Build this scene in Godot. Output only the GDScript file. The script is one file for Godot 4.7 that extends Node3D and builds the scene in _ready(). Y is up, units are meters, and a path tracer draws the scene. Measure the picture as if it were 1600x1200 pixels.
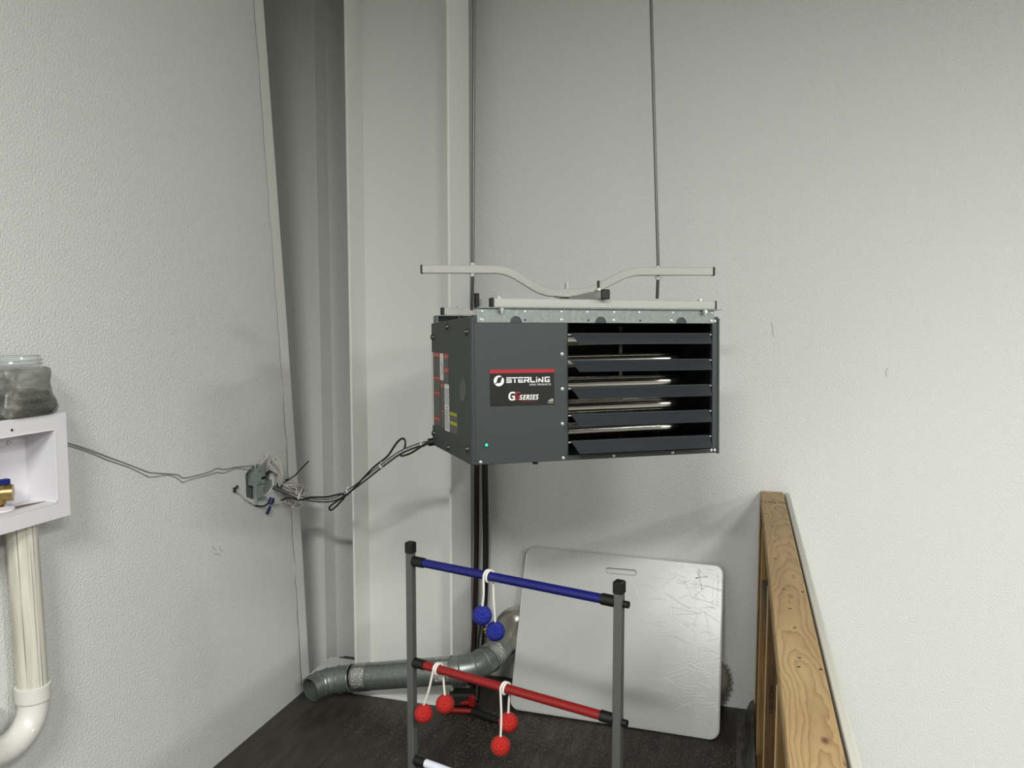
extends Node3D

# ---------------------------------------------------------------- geometry
class Geo:
	var v := PackedVector3Array()
	var n := PackedVector3Array()
	var uv := PackedVector2Array()
	var ix := PackedInt32Array()

	func face(pts: Array, out: Vector3) -> void:
		# a flat convex face, turned so that it looks along «out»
		var nn := Vector3.ZERO
		for i in pts.size():
			nn += (pts[i] - pts[0]).cross(pts[(i + 1) % pts.size()] - pts[0])
		if nn.length() < 1e-14:
			return
		nn = nn.normalized()
		var p := pts
		if nn.dot(out) < 0.0:
			nn = -nn
			p = pts.duplicate()
			p.reverse()
		var b := v.size()
		var a := nn.abs()
		for q in p:
			v.append(q)
			n.append(nn)
			if a.x >= a.y and a.x >= a.z:
				uv.append(Vector2(q.z, q.y))
			elif a.y >= a.z:
				uv.append(Vector2(q.x, q.z))
			else:
				uv.append(Vector2(q.x, q.y))
		for i in range(1, p.size() - 1):
			ix.append_array([b, b + i + 1, b + i])

	func smooth(a: Array, na: Array, ta: Array) -> void:
		# a quad or triangle with its own normals, given counter-clockwise from outside
		var b := v.size()
		for i in a.size():
			v.append(a[i])
			n.append(na[i])
			uv.append(ta[i])
		var c: Vector3 = (a[1] - a[0]).cross(a[2] - a[0])
		if c.length() < 1e-16 and a.size() > 3:
			c = (a[2] - a[0]).cross(a[3] - a[0])
		var flip: bool = c.dot(na[0] + na[2]) < 0.0
		for i in range(1, a.size() - 1):
			if flip:
				ix.append_array([b, b + i, b + i + 1])
			else:
				ix.append_array([b, b + i + 1, b + i])

	func box(c: Vector3, s: Vector3, ch := 0.0, bs := Basis()) -> Geo:
		var h := s * 0.5
		ch = minf(ch, minf(h.x, minf(h.y, h.z)) * 0.9)
		var p := func(sg: Vector3, ax: int) -> Vector3:
			var q := Vector3(h.x * sg.x, h.y * sg.y, h.z * sg.z)
			for k in 3:
				if k != ax:
					q[k] -= sg[k] * ch
			return c + bs * q
		for ax in 3:
			var u := (ax + 1) % 3
			var w := (ax + 2) % 3
			for sg in [-1.0, 1.0]:
				var f := []
				for st in [[-1.0, -1.0], [1.0, -1.0], [1.0, 1.0], [-1.0, 1.0]]:
					var g := Vector3.ZERO
					g[ax] = sg
					g[u] = st[0]
					g[w] = st[1]
					f.append(p.call(g, ax))
				var o := Vector3.ZERO
				o[ax] = sg
				face(f, bs * o)
			if ch > 0.0:
				for s1 in [-1.0, 1.0]:
					for s2 in [-1.0, 1.0]:
						var g1 := Vector3.ZERO
						g1[u] = s1
						g1[w] = s2
						var g2 := g1
						g1[ax] = -1.0
						g2[ax] = 1.0
						var o2 := Vector3.ZERO
						o2[u] = s1
						o2[w] = s2
						face([p.call(g1, u), p.call(g2, u), p.call(g2, w), p.call(g1, w)], bs * o2)
		if ch > 0.0:
			for sx in [-1.0, 1.0]:
				for sy in [-1.0, 1.0]:
					for sz in [-1.0, 1.0]:
						var g := Vector3(sx, sy, sz)
						face([p.call(g, 0), p.call(g, 1), p.call(g, 2)], bs * g)
		return self

	func tube(pts: Array, rad, sides := 10, caps := true, squash := 1.0, flat_dir := Vector3.ZERO) -> Geo:
		var m := pts.size()
		var tg := []
		for i in m:
			var t: Vector3 = pts[mini(i + 1, m - 1)] - pts[maxi(i - 1, 0)]
			tg.append(t.normalized())
		var ref := Vector3.UP if absf(tg[0].y) < 0.9 else Vector3.RIGHT
		if flat_dir != Vector3.ZERO:
			ref = flat_dir
		var nx: Vector3 = (ref - tg[0] * ref.dot(tg[0])).normalized()
		var rings := []
		var norms := []
		var lens := [0.0]
		for i in m:
			if i > 0:
				nx = (nx - tg[i] * nx.dot(tg[i])).normalized()
				lens.append(lens[-1] + pts[i].distance_to(pts[i - 1]))
			var ny: Vector3 = tg[i].cross(nx)
			var r: float = rad[i] if rad is Array else rad
			var ring := []
			var nr := []
			for k in sides + 1:
				var a := TAU * k / sides
				var d: Vector3 = nx * cos(a) * squash + ny * sin(a)
				ring.append(pts[i] + d * r)
				nr.append((nx * cos(a) / squash + ny * sin(a)).normalized())
			rings.append(ring)
			norms.append(nr)
		for i in m - 1:
			# slope of the radius
			for k in sides:
				var u0 := float(k) / sides
				var u1 := float(k + 1) / sides
				smooth([rings[i][k], rings[i][k + 1], rings[i + 1][k + 1], rings[i + 1][k]],
					[norms[i][k], norms[i][k + 1], norms[i + 1][k + 1], norms[i + 1][k]],
					[Vector2(u0, lens[i]), Vector2(u1, lens[i]), Vector2(u1, lens[i + 1]), Vector2(u0, lens[i + 1])])
		if caps:
			face(rings[0].slice(0, sides), -tg[0])
			face(rings[m - 1].slice(0, sides), tg[m - 1])
		return self

	func lathe(prof: Array, xf := Transform3D(), sides := 16) -> Geo:
		# prof: Vector2(radius, height along the local y axis); flat along the profile
		for i in prof.size() - 1:
			var a: Vector2 = prof[i]
			var b: Vector2 = prof[i + 1]
			if a.distance_to(b) < 1e-9:
				continue
			var d := (b - a).normalized()
			var nn := Vector2(d.y, -d.x)
			for k in sides:
				var a0 := TAU * k / sides
				var a1 := TAU * (k + 1) / sides
				var c0 := Vector3(cos(a0), 0, sin(a0))
				var c1 := Vector3(cos(a1), 0, sin(a1))
				var n0 := xf.basis * (c0 * nn.x + Vector3.UP * nn.y)
				var n1 := xf.basis * (c1 * nn.x + Vector3.UP * nn.y)
				var q := [xf * (c0 * a.x + Vector3.UP * a.y), xf * (c1 * a.x + Vector3.UP * a.y), xf * (c1 * b.x + Vector3.UP * b.y), xf * (c0 * b.x + Vector3.UP * b.y)]
				var t := [Vector2(float(k) / sides, a.y), Vector2(float(k + 1) / sides, a.y), Vector2(float(k + 1) / sides, b.y), Vector2(float(k) / sides, b.y)]
				var no := [n0.normalized(), n1.normalized(), n1.normalized(), n0.normalized()]
				if a.x < 1e-7:
					smooth([q[0], q[2], q[3]], [no[0], no[1], no[0]], [t[0], t[2], t[3]])
				elif b.x < 1e-7:
					smooth([q[0], q[1], q[2]], [no[0], no[1], no[0]], [t[0], t[1], t[2]])
				else:
					smooth(q, no, t)
		return self

	func ball(c: Vector3, r: float, rows := 14, sides := 22) -> Geo:
		for i in rows:
			var p0 := PI * i / rows
			var p1 := PI * (i + 1) / rows
			for k in sides:
				var a0 := TAU * k / sides
				var a1 := TAU * (k + 1) / sides
				var d := []
				for e in [[p0, a0], [p0, a1], [p1, a1], [p1, a0]]:
					d.append(Vector3(sin(e[0]) * cos(e[1]), cos(e[0]), sin(e[0]) * sin(e[1])))
				var t := [Vector2(float(k) / sides, float(i) / rows), Vector2(float(k + 1) / sides, float(i) / rows), Vector2(float(k + 1) / sides, float(i + 1) / rows), Vector2(float(k) / sides, float(i + 1) / rows)]
				if i == 0:
					smooth([c + d[0] * r, c + d[2] * r, c + d[3] * r], [d[0], d[2], d[3]], [t[0], t[2], t[3]])
				elif i == rows - 1:
					smooth([c + d[0] * r, c + d[1] * r, c + d[2] * r], [d[0], d[1], d[2]], [t[0], t[1], t[2]])
				else:
					smooth([c + d[0] * r, c + d[1] * r, c + d[2] * r, c + d[3] * r], d, t)
		return self

	func prism(poly: PackedVector2Array, z0: float, z1: float, xf := Transform3D(), hole := PackedVector2Array()) -> Geo:
		# poly in the local xy plane, extruded along local z
		var caps := [poly]
		if hole.size():
			var lo := Vector2(INF, INF)
			var hi := -lo
			for q in poly:
				lo = lo.min(q)
				hi = hi.max(q)
			var mid := 0.0
			for q in hole:
				mid += q.y / hole.size()
			caps = []
			for half in [[lo.y - 1.0, mid], [mid, hi.y + 1.0]]:
				var cut := PackedVector2Array([Vector2(lo.x - 1, half[0]), Vector2(hi.x + 1, half[0]), Vector2(hi.x + 1, half[1]), Vector2(lo.x - 1, half[1])])
				for part in Geometry2D.intersect_polygons(poly, cut):
					caps.append_array(Geometry2D.clip_polygons(part, hole))
		for cp in caps:
			var tr := Geometry2D.triangulate_polygon(cp)
			for i in range(0, tr.size(), 3):
				for z in [z0, z1]:
					var f := []
					for k in 3:
						var q: Vector2 = cp[tr[i + k]]
						f.append(xf * Vector3(q.x, q.y, z))
					face(f, xf.basis * Vector3(0, 0, -1.0 if z == minf(z0, z1) else 1.0))
		for loop in [poly, hole]:
			var sg := -1.0 if Geometry2D.is_polygon_clockwise(loop) else 1.0
			if loop == hole:
				sg = -sg
			for i in loop.size():
				var a: Vector2 = loop[i]
				var b: Vector2 = loop[(i + 1) % loop.size()]
				var d := (b - a)
				face([xf * Vector3(a.x, a.y, z0), xf * Vector3(b.x, b.y, z0), xf * Vector3(b.x, b.y, z1), xf * Vector3(a.x, a.y, z1)], xf.basis * (Vector3(d.y, -d.x, 0) * sg))
		return self

	func rect(x0: float, y0: float, x1: float, y1: float, z0: float, z1: float) -> Geo:
		return box(Vector3((x0 + x1) / 2, (y0 + y1) / 2, (z0 + z1) / 2), Vector3(absf(x1 - x0), absf(y1 - y0), absf(z1 - z0)))

	func add_mesh(m: Mesh, xf: Transform3D, shear := 0.0) -> Geo:
		for s in m.get_surface_count():
			var a := m.surface_get_arrays(s)
			var b := v.size()
			var pv: PackedVector3Array = a[Mesh.ARRAY_VERTEX]
			var pn: PackedVector3Array = a[Mesh.ARRAY_NORMAL]
			for i in pv.size():
				v.append(xf * Vector3(pv[i].x + pv[i].y * shear, pv[i].y, pv[i].z))
				n.append((xf.basis * pn[i]).normalized())
				uv.append(Vector2.ZERO)
			for k in a[Mesh.ARRAY_INDEX]:
				ix.append(b + k)
		return self

	func mesh(off: Vector3) -> ArrayMesh:
		var vv := v
		if off != Vector3.ZERO:
			vv = PackedVector3Array()
			for q in v:
				vv.append(q - off)
		var a := []
		a.resize(Mesh.ARRAY_MAX)
		a[Mesh.ARRAY_VERTEX] = vv
		a[Mesh.ARRAY_NORMAL] = n
		a[Mesh.ARRAY_TEX_UV] = uv
		a[Mesh.ARRAY_INDEX] = ix
		var am := ArrayMesh.new()
		am.add_surface_from_arrays(Mesh.PRIMITIVE_TRIANGLES, a)
		return am


# ---------------------------------------------------------------- naming
var used := {}
var org := {}

func named(node: Node, called: String, parent: Node) -> void:
	var key := str(parent.get_instance_id()) + "/" + called
	var k: int = used.get(key, 0)
	used[key] = k + 1
	node.name = called if k == 0 else "%s_%03d" % [called, k]
	parent.add_child(node, true)

func thing(called: String, label: String, category: String, at: Vector3, group := "", bs := Basis(), local := false) -> Node3D:
	var o := Node3D.new()
	named(o, called, self)
	o.transform = Transform3D(bs, at)
	org[o] = Vector3.ZERO if local else at
	tag(o, label, category, group)
	return o

func tag(o: Node, label: String, category: String, group := "", kind := "") -> void:
	if label: o.set_meta("label", label)
	if category: o.set_meta("category", category)
	if group: o.set_meta("group", group)
	if kind: o.set_meta("kind", kind)

func part(called: String, g: Geo, m: Material, parent: Node3D, label := "") -> MeshInstance3D:
	var o := MeshInstance3D.new()
	org[o] = org[parent]
	o.mesh = g.mesh(org[parent])
	o.material_override = m
	named(o, called, parent)
	if label: o.set_meta("label", label)
	return o

func single(called: String, g: Geo, m: Material, label: String, category: String, at: Vector3, group := "") -> MeshInstance3D:
	var o := MeshInstance3D.new()
	o.mesh = g.mesh(at)
	o.material_override = m
	o.position = at
	org[o] = at
	named(o, called, self)
	tag(o, label, category, group)
	return o

func struct(called: String, g: Geo, m: Material, at := Vector3.ZERO, label := "", category := "") -> MeshInstance3D:
	var o := single(called, g, m, label, category, at)
	o.set_meta("kind", "structure")
	return o


# ---------------------------------------------------------------- materials
func mat(c: Color, rough := 0.6, metal := 0.0) -> StandardMaterial3D:
	var m := StandardMaterial3D.new()
	m.albedo_color = c
	m.roughness = rough
	m.metallic = metal
	return m

func noise_tex(freq: float, size: int, kind: int, sd: int, as_normal := false, strength := 4.0, ramp: Gradient = null, octaves := 3, height := 0) -> NoiseTexture2D:
	var f := FastNoiseLite.new()
	f.noise_type = kind
	f.frequency = freq
	f.seed = sd
	f.fractal_octaves = octaves
	var t := NoiseTexture2D.new()
	t.width = size
	t.height = height if height else size
	t.seamless = true
	t.noise = f
	t.as_normal_map = as_normal
	t.bump_strength = strength
	if ramp: t.color_ramp = ramp
	return t

func grad(stops: Array) -> Gradient:
	var g := Gradient.new()
	var o := PackedFloat32Array()
	var c := PackedColorArray()
	for s in stops:
		o.append(s[0])
		c.append(s[1])
	g.offsets = o
	g.colors = c
	return g

func tri(m: StandardMaterial3D, scale: Vector3, world := true) -> StandardMaterial3D:
	m.uv1_triplanar = true
	m.uv1_world_triplanar = world
	m.uv1_scale = scale
	m.uv1_triplanar_sharpness = 4.0
	return m

var M := {}

func make_materials() -> void:
	var peel := noise_tex(0.045, 512, FastNoiseLite.TYPE_SIMPLEX_SMOOTH, 3, true, 7.0, null, 3)
	var wall := tri(mat(Color(0.825, 0.83, 0.815), 0.75), Vector3.ONE * 5.0)
	wall.normal_enabled = true
	wall.normal_texture = peel
	wall.normal_scale = 0.6
	M.wall = wall
	M.bead = mat(Color(0.85, 0.85, 0.83), 0.7)
	M.steel_white = mat(Color(0.865, 0.87, 0.85), 0.45)
	M.liner = mat(Color(0.88, 0.89, 0.87), 0.5)
	M.dark_gap = mat(Color(0.05, 0.05, 0.05), 0.9)
	M.ceiling = mat(Color(0.42, 0.42, 0.42), 0.8)
	M.concrete = tri(mat(Color(0.8, 0.79, 0.77), 0.7), Vector3.ONE)
	# heater
	M.paint = tri(mat(Color(0.182, 0.205, 0.21), 0.45), Vector3.ONE * 9.0, false)
	M.paint.normal_enabled = true
	M.paint.normal_texture = noise_tex(0.12, 256, FastNoiseLite.TYPE_SIMPLEX_SMOOTH, 5, true, 1.2, null, 2)
	M.paint.normal_scale = 0.18
	M.louver = mat(Color(0.205, 0.22, 0.232), 0.4)
	M.inner = tri(mat(Color(0.045, 0.045, 0.047), 0.5, 0.3), Vector3.ONE * 5.0, false)
	M.strap = mat(Color(0.22, 0.22, 0.215), 0.45, 0.6)
	M.tube = mat(Color(0.78, 0.77, 0.74), 0.22, 1.0)
	var sp := noise_tex(0.05, 256, FastNoiseLite.TYPE_CELLULAR, 9, false, 1.0, grad([[0.0, Color(0.56, 0.58, 0.575)], [0.5, Color(0.61, 0.63, 0.62)], [1.0, Color(0.67, 0.69, 0.68)]]), 2)
	M.galv = tri(mat(Color(0.84, 0.86, 0.85), 0.5, 0.6), Vector3.ONE * 6.0, false)
	M.galv.albedo_texture = sp
	M.galv_box = tri(mat(Color(0.97, 1.0, 1.0), 0.45, 0.3), Vector3.ONE * 9.0, false)
	M.galv_box.albedo_texture = sp
	M.duct = tri(mat(Color(0.90, 0.91, 0.90), 0.38, 0.72), Vector3.ONE * 5.0, false)
	M.duct.albedo_texture = sp
	M.foil = mat(Color(0.80, 0.79, 0.75), 0.30, 0.85)
	M.tape = tri(mat(Color(0.78, 0.78, 0.76), 0.2, 1.0), Vector3.ONE * 16.0, false)
	M.tape.normal_enabled = true
	M.tape.normal_texture = noise_tex(0.05, 256, FastNoiseLite.TYPE_CELLULAR, 19, true, 12.0, null, 2)
	M.zinc = mat(Color(0.78, 0.79, 0.78), 0.3, 0.9)
	M.screw = mat(Color(0.9, 0.9, 0.9), 0.25, 0.9)
	M.rod = mat(Color(0.40, 0.40, 0.385), 0.42, 0.6)
	M.bracket = mat(Color(0.67, 0.67, 0.645), 0.4)
	M.black = mat(Color(0.018, 0.018, 0.019), 0.5)
	M.rubber = mat(Color(0.03, 0.03, 0.03), 0.65)
	M.badge = mat(Color(0.055, 0.055, 0.05), 0.35)
	M.badge_red = mat(Color(0.62, 0.10, 0.14), 0.4)
	M.white_print = mat(Color(0.92, 0.92, 0.90), 0.5)
	M.red_print = mat(Color(0.55, 0.12, 0.13), 0.5)
	M.led = mat(Color(0.2, 0.9, 0.75), 0.4)
	M.led.emission_enabled = true
	M.led.emission = Color(0.15, 0.95, 0.72)
	M.led.emission_energy_multiplier = 0.7
	# ladder game
	M.post = mat(Color(0.375, 0.375, 0.365), 0.42, 0.3)
	M.blue = mat(Color(0.045, 0.075, 0.385), 0.38)
	M.red = mat(Color(0.50, 0.075, 0.075), 0.38)
	M.white_plastic = mat(Color(0.86, 0.87, 0.92), 0.35)
	var dim := noise_tex(0.11, 256, FastNoiseLite.TYPE_CELLULAR, 21, true, 9.0, null, 1)
	for e in [["ball_blue", Color(0.055, 0.12, 0.52)], ["ball_red", Color(0.71, 0.10, 0.07)]]:
		var b := mat(e[1], 0.5)
		b.normal_enabled = true
		b.normal_texture = dim
		b.normal_scale = 0.9
		b.uv1_scale = Vector3(1.5, 0.75, 1)
		M[e[0]] = b
	M.rope = mat(Color(0.86, 0.85, 0.82), 0.85)
	# left wall things
	M.pvc_box = mat(Color(0.85, 0.845, 0.86), 0.4)
	M.pvc = mat(Color(0.84, 0.835, 0.81), 0.32)
	M.brass = mat(Color(0.62, 0.52, 0.32), 0.32, 0.8)
	M.copper = mat(Color(0.45, 0.22, 0.12), 0.4, 0.8)
	M.blue_lever = mat(Color(0.05, 0.13, 0.45), 0.45)
	M.hose_yellow = mat(Color(0.83, 0.83, 0.70), 0.4)
	M.jar = mat(Color(0.80, 0.80, 0.78, 0.54), 0.28)
	M.jar.transparency = BaseMaterial3D.TRANSPARENCY_ALPHA
	M.jar.albedo_texture = noise_tex(0.012, 256, FastNoiseLite.TYPE_SIMPLEX_SMOOTH, 33, false, 1.0, grad([[0.0, Color(0.30, 0.30, 0.29, 1)], [0.6, Color(0.60, 0.60, 0.57, 1)], [1.0, Color(0.95, 0.95, 0.93, 1)]]), 4)
	M.jar.uv1_scale = Vector3(2, 6, 1)
	M.jar_neck = mat(Color(0.85, 0.87, 0.87, 0.12), 0.12)
	M.jar_neck.transparency = BaseMaterial3D.TRANSPARENCY_ALPHA
	M.lint = tri(mat(Color.WHITE, 0.95), Vector3.ONE * 14.0)
	M.lint.albedo_texture = noise_tex(0.03, 256, FastNoiseLite.TYPE_SIMPLEX_SMOOTH, 41, false, 1.0, grad([[0.0, Color(0.04, 0.04, 0.045)], [0.5, Color(0.16, 0.16, 0.165)], [1.0, Color(0.62, 0.62, 0.61)]]), 4)
	M.wire = mat(Color(0.80, 0.79, 0.77), 0.5)
	M.wire_grey = mat(Color(0.47, 0.47, 0.45), 0.55)
	M.wire_black = mat(Color(0.04, 0.04, 0.04), 0.45)
	M.armor = mat(Color(0.46, 0.46, 0.45), 0.33, 0.9)
	M.nut_blue = mat(Color(0.05, 0.07, 0.32), 0.45)
	M.tie_white = mat(Color(0.88, 0.88, 0.86), 0.4)
	M.hose = mat(Color(0.03, 0.03, 0.032), 0.42)
	M.hose_red = mat(Color(0.075, 0.018, 0.022), 0.4)
	M.tool_red = mat(Color(0.50, 0.055, 0.055), 0.45)
	M.yellow = mat(Color(0.75, 0.62, 0.08), 0.5)
	# board
	M.board = board_material()
	# wood
	M.plate = mat(Color.WHITE, 0.62)
	M.plate.albedo_texture = plate_image()
	M.plate_edge = mat(Color(0.72, 0.62, 0.46), 0.7)
	M.studs = []
	var sg := grad([[0.0, Color(0.42, 0.315, 0.18)], [0.5, Color(0.52, 0.405, 0.25)], [1.0, Color(0.60, 0.485, 0.32)]])
	for k in 3:
		var s := tri(mat([Color(0.82, 0.80, 0.76), Color(1.0, 0.98, 0.94), Color(0.68, 0.64, 0.58)][k], 0.7), Vector3(26, 1.6, 26))
		s.albedo_texture = noise_tex(0.012, 256, FastNoiseLite.TYPE_SIMPLEX_SMOOTH, 50 + k, false, 1.0, sg, 3)
		M.studs.append(s)
	M.gyp = mat(Color(0.70, 0.69, 0.65), 0.85)
	M.paper = mat(Color(0.70, 0.70, 0.68), 0.85)
	M.stamp = mat(Color(0.07, 0.04, 0.03), 0.9)
	M.knot = mat(Color(0.20, 0.12, 0.065), 0.8)
	M.nail = mat(Color(0.12, 0.10, 0.08), 0.5, 0.5)
	# floor
	M.planks = []
	for k in 4:
		var t: float = [1.0, 0.9, 1.08, 0.96][k]
		var fl := tri(mat(Color(t, t * 0.985, t * 0.96), 0.42), Vector3(3.6, 3.6, 0.8))
		fl.uv1_offset = Vector3(0.37 * k, 0, 0.23 * k)
		fl.albedo_texture = noise_tex(0.01, 512, FastNoiseLite.TYPE_SIMPLEX_SMOOTH, 60 + k, false, 1.0, grad([[0.0, Color(0.14, 0.127, 0.112)], [0.45, Color(0.195, 0.177, 0.158)], [0.75, Color(0.225, 0.206, 0.186)], [1.0, Color(0.285, 0.263, 0.24)]]), 5)
		fl.roughness_texture = fl.albedo_texture
		fl.roughness_texture_channel = BaseMaterial3D.TEXTURE_CHANNEL_GREEN
		fl.roughness = 1.6
		M.planks.append(fl)
	for fl in M.planks:
		fl.roughness_texture = null
		fl.roughness = 0.5
	M.subfloor = mat(Color(0.06, 0.055, 0.05), 0.9)
	M.grit = mat(Color(0.56, 0.54, 0.50), 0.9)
	M.offcut = tri(mat(Color.WHITE, 0.5), Vector3(6, 6, 2))
	M.offcut.albedo_texture = noise_tex(0.02, 256, FastNoiseLite.TYPE_SIMPLEX_SMOOTH, 71, false, 1.0, grad([[0.0, Color(0.17, 0.165, 0.16)], [1.0, Color(0.40, 0.39, 0.37)]]), 4)
	M.pipe_stain = mat(Color.WHITE, 0.45)
	M.pipe_stain.albedo_texture = pipe_image()
	M.warn = mat(Color.WHITE, 0.5)
	M.warn.albedo_texture = label_image()


func board_material() -> StandardMaterial3D:
	# white blow-moulded plastic with knife scratches: fine lines in the gloss and the relief
	var rng := RandomNumberGenerator.new()
	rng.seed = 11
	var w := 768
	var h := 600
	var bump := Image.create(w, h, false, Image.FORMAT_RGB8)
	bump.fill(Color(0.5, 0.5, 0.5))
	for k in 420:
		var right := rng.randf() < 0.78
		var x := rng.randf_range(0.5, 1.0) * w if right else rng.randf() * w
		var y := rng.randf() * h
		var a := rng.randfn(0.12, 0.35) if rng.randf() < 0.7 else rng.randfn(1.3, 0.3)
		var len := rng.randf_range(15, 120)
		var dep := rng.randf_range(0.05, 0.4)
		var bend := rng.randfn(0.0, 0.0012)
		for i in int(len):
			x += cos(a)
			y += sin(a)
			a += bend
			if x < 0 or y < 0 or x >= w or y >= h:
				break
			var c := bump.get_pixel(int(x), int(y)).r
			c = maxf(0.0, c - dep * 0.6)
			bump.set_pixel(int(x), int(y), Color(c, c, c))
	var nm := bump.duplicate()
	nm.bump_map_to_normal_map(3.0)
	var m := mat(Color(0.69, 0.70, 0.685), 0.28)
	m.normal_enabled = true
	m.normal_texture = ImageTexture.create_from_image(nm)
	m.normal_scale = 0.16
	m.metallic_specular = 0.6
	m.uv1_scale = Vector3(1.0 / 0.87, -1.0 / 0.68, 1)
	m.uv1_offset = Vector3(0.03, 0.0, 0)
	return m


func plate_image() -> ImageTexture:
	# flat-sawn grain: cathedral arches along the board, a few knots
	var w := 192
	var h := 2048
	var f := FastNoiseLite.new()
	f.seed = 4
	f.frequency = 0.004
	f.fractal_octaves = 2
	var f2 := FastNoiseLite.new()
	f2.seed = 8
	f2.frequency = 0.05
	f2.fractal_octaves = 3
	var img := Image.create(w, h, false, Image.FORMAT_RGB8)
	var knots := [Vector3(0.70, 0.915, 0.6), Vector3(0.91, 0.784, 0.3), Vector3(0.45, 0.76, 0.25), Vector3(0.50, 0.565, 0.22), Vector3(0.89, 0.568, 0.25), Vector3(1.0, 0.945, 0.55)]
	var light := Color(0.655, 0.555, 0.395)
	var dark := Color(0.43, 0.325, 0.20)
	for y in h:
		var t := float(y) / h
		var pith := 0.62 + 0.12 * sin(t * 7.0 + 0.5) + 0.22 * f.get_noise_2d(0, y * 0.35)
		var depth := 1.25 - 1.05 * t + 0.10 * f.get_noise_2d(300, y * 0.8)
		for x in w:
			var u := float(x) / w
			var wob := 0.035 * f.get_noise_2d(x * 3.0, y * 1.6) + 0.012 * f2.get_noise_2d(x * 1.2, y * 0.4)
			var r := sqrt(pow(u - pith, 2.0) * 1.0 + depth * depth) + wob
			var kd := 0.0
			for k in knots:
				var d2: float = pow((u - k.x) * 0.089, 2.0) + pow((t - k.y) * 2.1 * 0.55, 2.0)
				var q: float = exp(-d2 / pow(0.026 * k.z, 2.0))
				r += 0.11 * k.z * q
				kd = maxf(kd, exp(-d2 / pow(0.0125 * k.z, 2.0)) * k.z * 1.5)
			var ph := fposmod(r * 12.0, 1.0)
			var band := pow(ph, 3.0) * 0.75 if ph < 0.93 else 0.75 * (1.0 - ph) / 0.07
			var grain := 0.10 * f2.get_noise_2d(x * 6.0, y * 0.25)
			var c := light.lerp(dark, clampf(band * 0.7 + 0.12 + grain + 0.18 * f.get_noise_2d(x * 1.0 + 900, y * 0.5), 0.0, 1.0))
			c = c.lerp(Color(0.20, 0.11, 0.06), clampf(kd - 0.25, 0.0, 0.9))
			img.set_pixel(x, y, c)
	return ImageTexture.create_from_image(img)


func pipe_image() -> ImageTexture:
	var w := 128
	var h := 256
	var rng := RandomNumberGenerator.new()
	rng.seed = 5
	var f := FastNoiseLite.new()
	f.seed = 2
	f.frequency = 0.05
	var img := Image.create(w, h, false, Image.FORMAT_RGB8)
	var amt := PackedFloat32Array()
	amt.resize(w)
	for k in 13:
		var x := rng.randi_range(0, w - 1)
		amt[x] = maxf(amt[x], rng.randf_range(0.1, 0.85))
	for y in h:
		for x in w:
			var s: float = amt[x] * clampf(0.55 + 0.9 * f.get_noise_2d(x * 4.0, y * 0.22), 0.0, 1.0)
			s += 0.28 * clampf(f.get_noise_2d(x * 0.9 + 300, y * 0.12) + 0.1, 0.0, 1.0)
			img.set_pixel(x, y, Color(0.83, 0.815, 0.765).lerp(Color(0.27, 0.24, 0.20), clampf(s, 0.0, 0.9)))
	return ImageTexture.create_from_image(img)


func label_image() -> ImageTexture:
	# printed warning sheet: columns of small type under red heads, white panels
	var w := 352
	var h := 240
	var rng := RandomNumberGenerator.new()
	rng.seed = 3
	var bg := Color(0.21, 0.215, 0.215)
	var img := Image.create(w, h, false, Image.FORMAT_RGB8)
	img.fill(bg)
	var lines := func(x0: int, y0: int, x1: int, y1: int, c: Color) -> void:
		var y := y0
		while y < y1:
			var x := x0
			while x < x1 - 4:
				var l := rng.randi_range(4, 16)
				img.fill_rect(Rect2i(x, y, mini(l, x1 - x), 2), c)
				x += l + 3
			y += 5
	var grey := Color(0.55, 0.55, 0.54)
	var red := Color(0.58, 0.22, 0.17)
	for c in [[30, 118], [136, 176], [180, 246]]:
		lines.call(c[0], 6, c[1], 236, grey)
	for r in [[24, 0, 98, 18], [24, 76, 98, 16], [24, 124, 98, 16], [24, 206, 98, 16], [180, 4, 70, 18], [180, 46, 70, 18], [132, 94, 46, 18], [132, 176, 46, 14]]:
		img.fill_rect(Rect2i(r[0], r[1], r[2], r[3]), red)
		lines.call(r[0] + 8, r[1] + 6, r[0] + r[2] - 8, r[1] + r[3] - 5, Color(0.85, 0.7, 0.65))
	img.fill_rect(Rect2i(0, 0, 22, h), Color(0.83, 0.83, 0.81))
	img.fill_rect(Rect2i(124, 4, 52, 84), Color(0.86, 0.86, 0.84))
	for k in 40:
		var a := k / 40.0 * PI
		img.fill_rect(Rect2i(int(140 + 22 * sin(a)), int(30 + k), 4, 3), Color(0.1, 0.1, 0.1))
	img.fill_rect(Rect2i(188, 98, 68, 142), Color(0.86, 0.86, 0.84))
	lines.call(194, 112, 250, 160, Color(0.25, 0.25, 0.25))
	lines.call(194, 176, 250, 236, Color(0.25, 0.25, 0.25))
	img.fill_rect(Rect2i(216, 165, 10, 7), Color(0.1, 0.1, 0.1))
	img.fill_rect(Rect2i(262, 176, 88, 12), Color(0.62, 0.64, 0.10))
	img.fill_rect(Rect2i(262, 204, 88, 12), Color(0.62, 0.64, 0.10))
	lines.call(266, 192, 348, 202, grey)
	lines.call(266, 220, 348, 238, grey)
	return ImageTexture.create_from_image(img)


# ---------------------------------------------------------------- small builders
func circle(c: Vector2, r: float, k := 24) -> PackedVector2Array:
	var p := PackedVector2Array()
	for i in k:
		p.append(c + Vector2(cos(TAU * i / k), sin(TAU * i / k)) * r)
	return p

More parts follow.
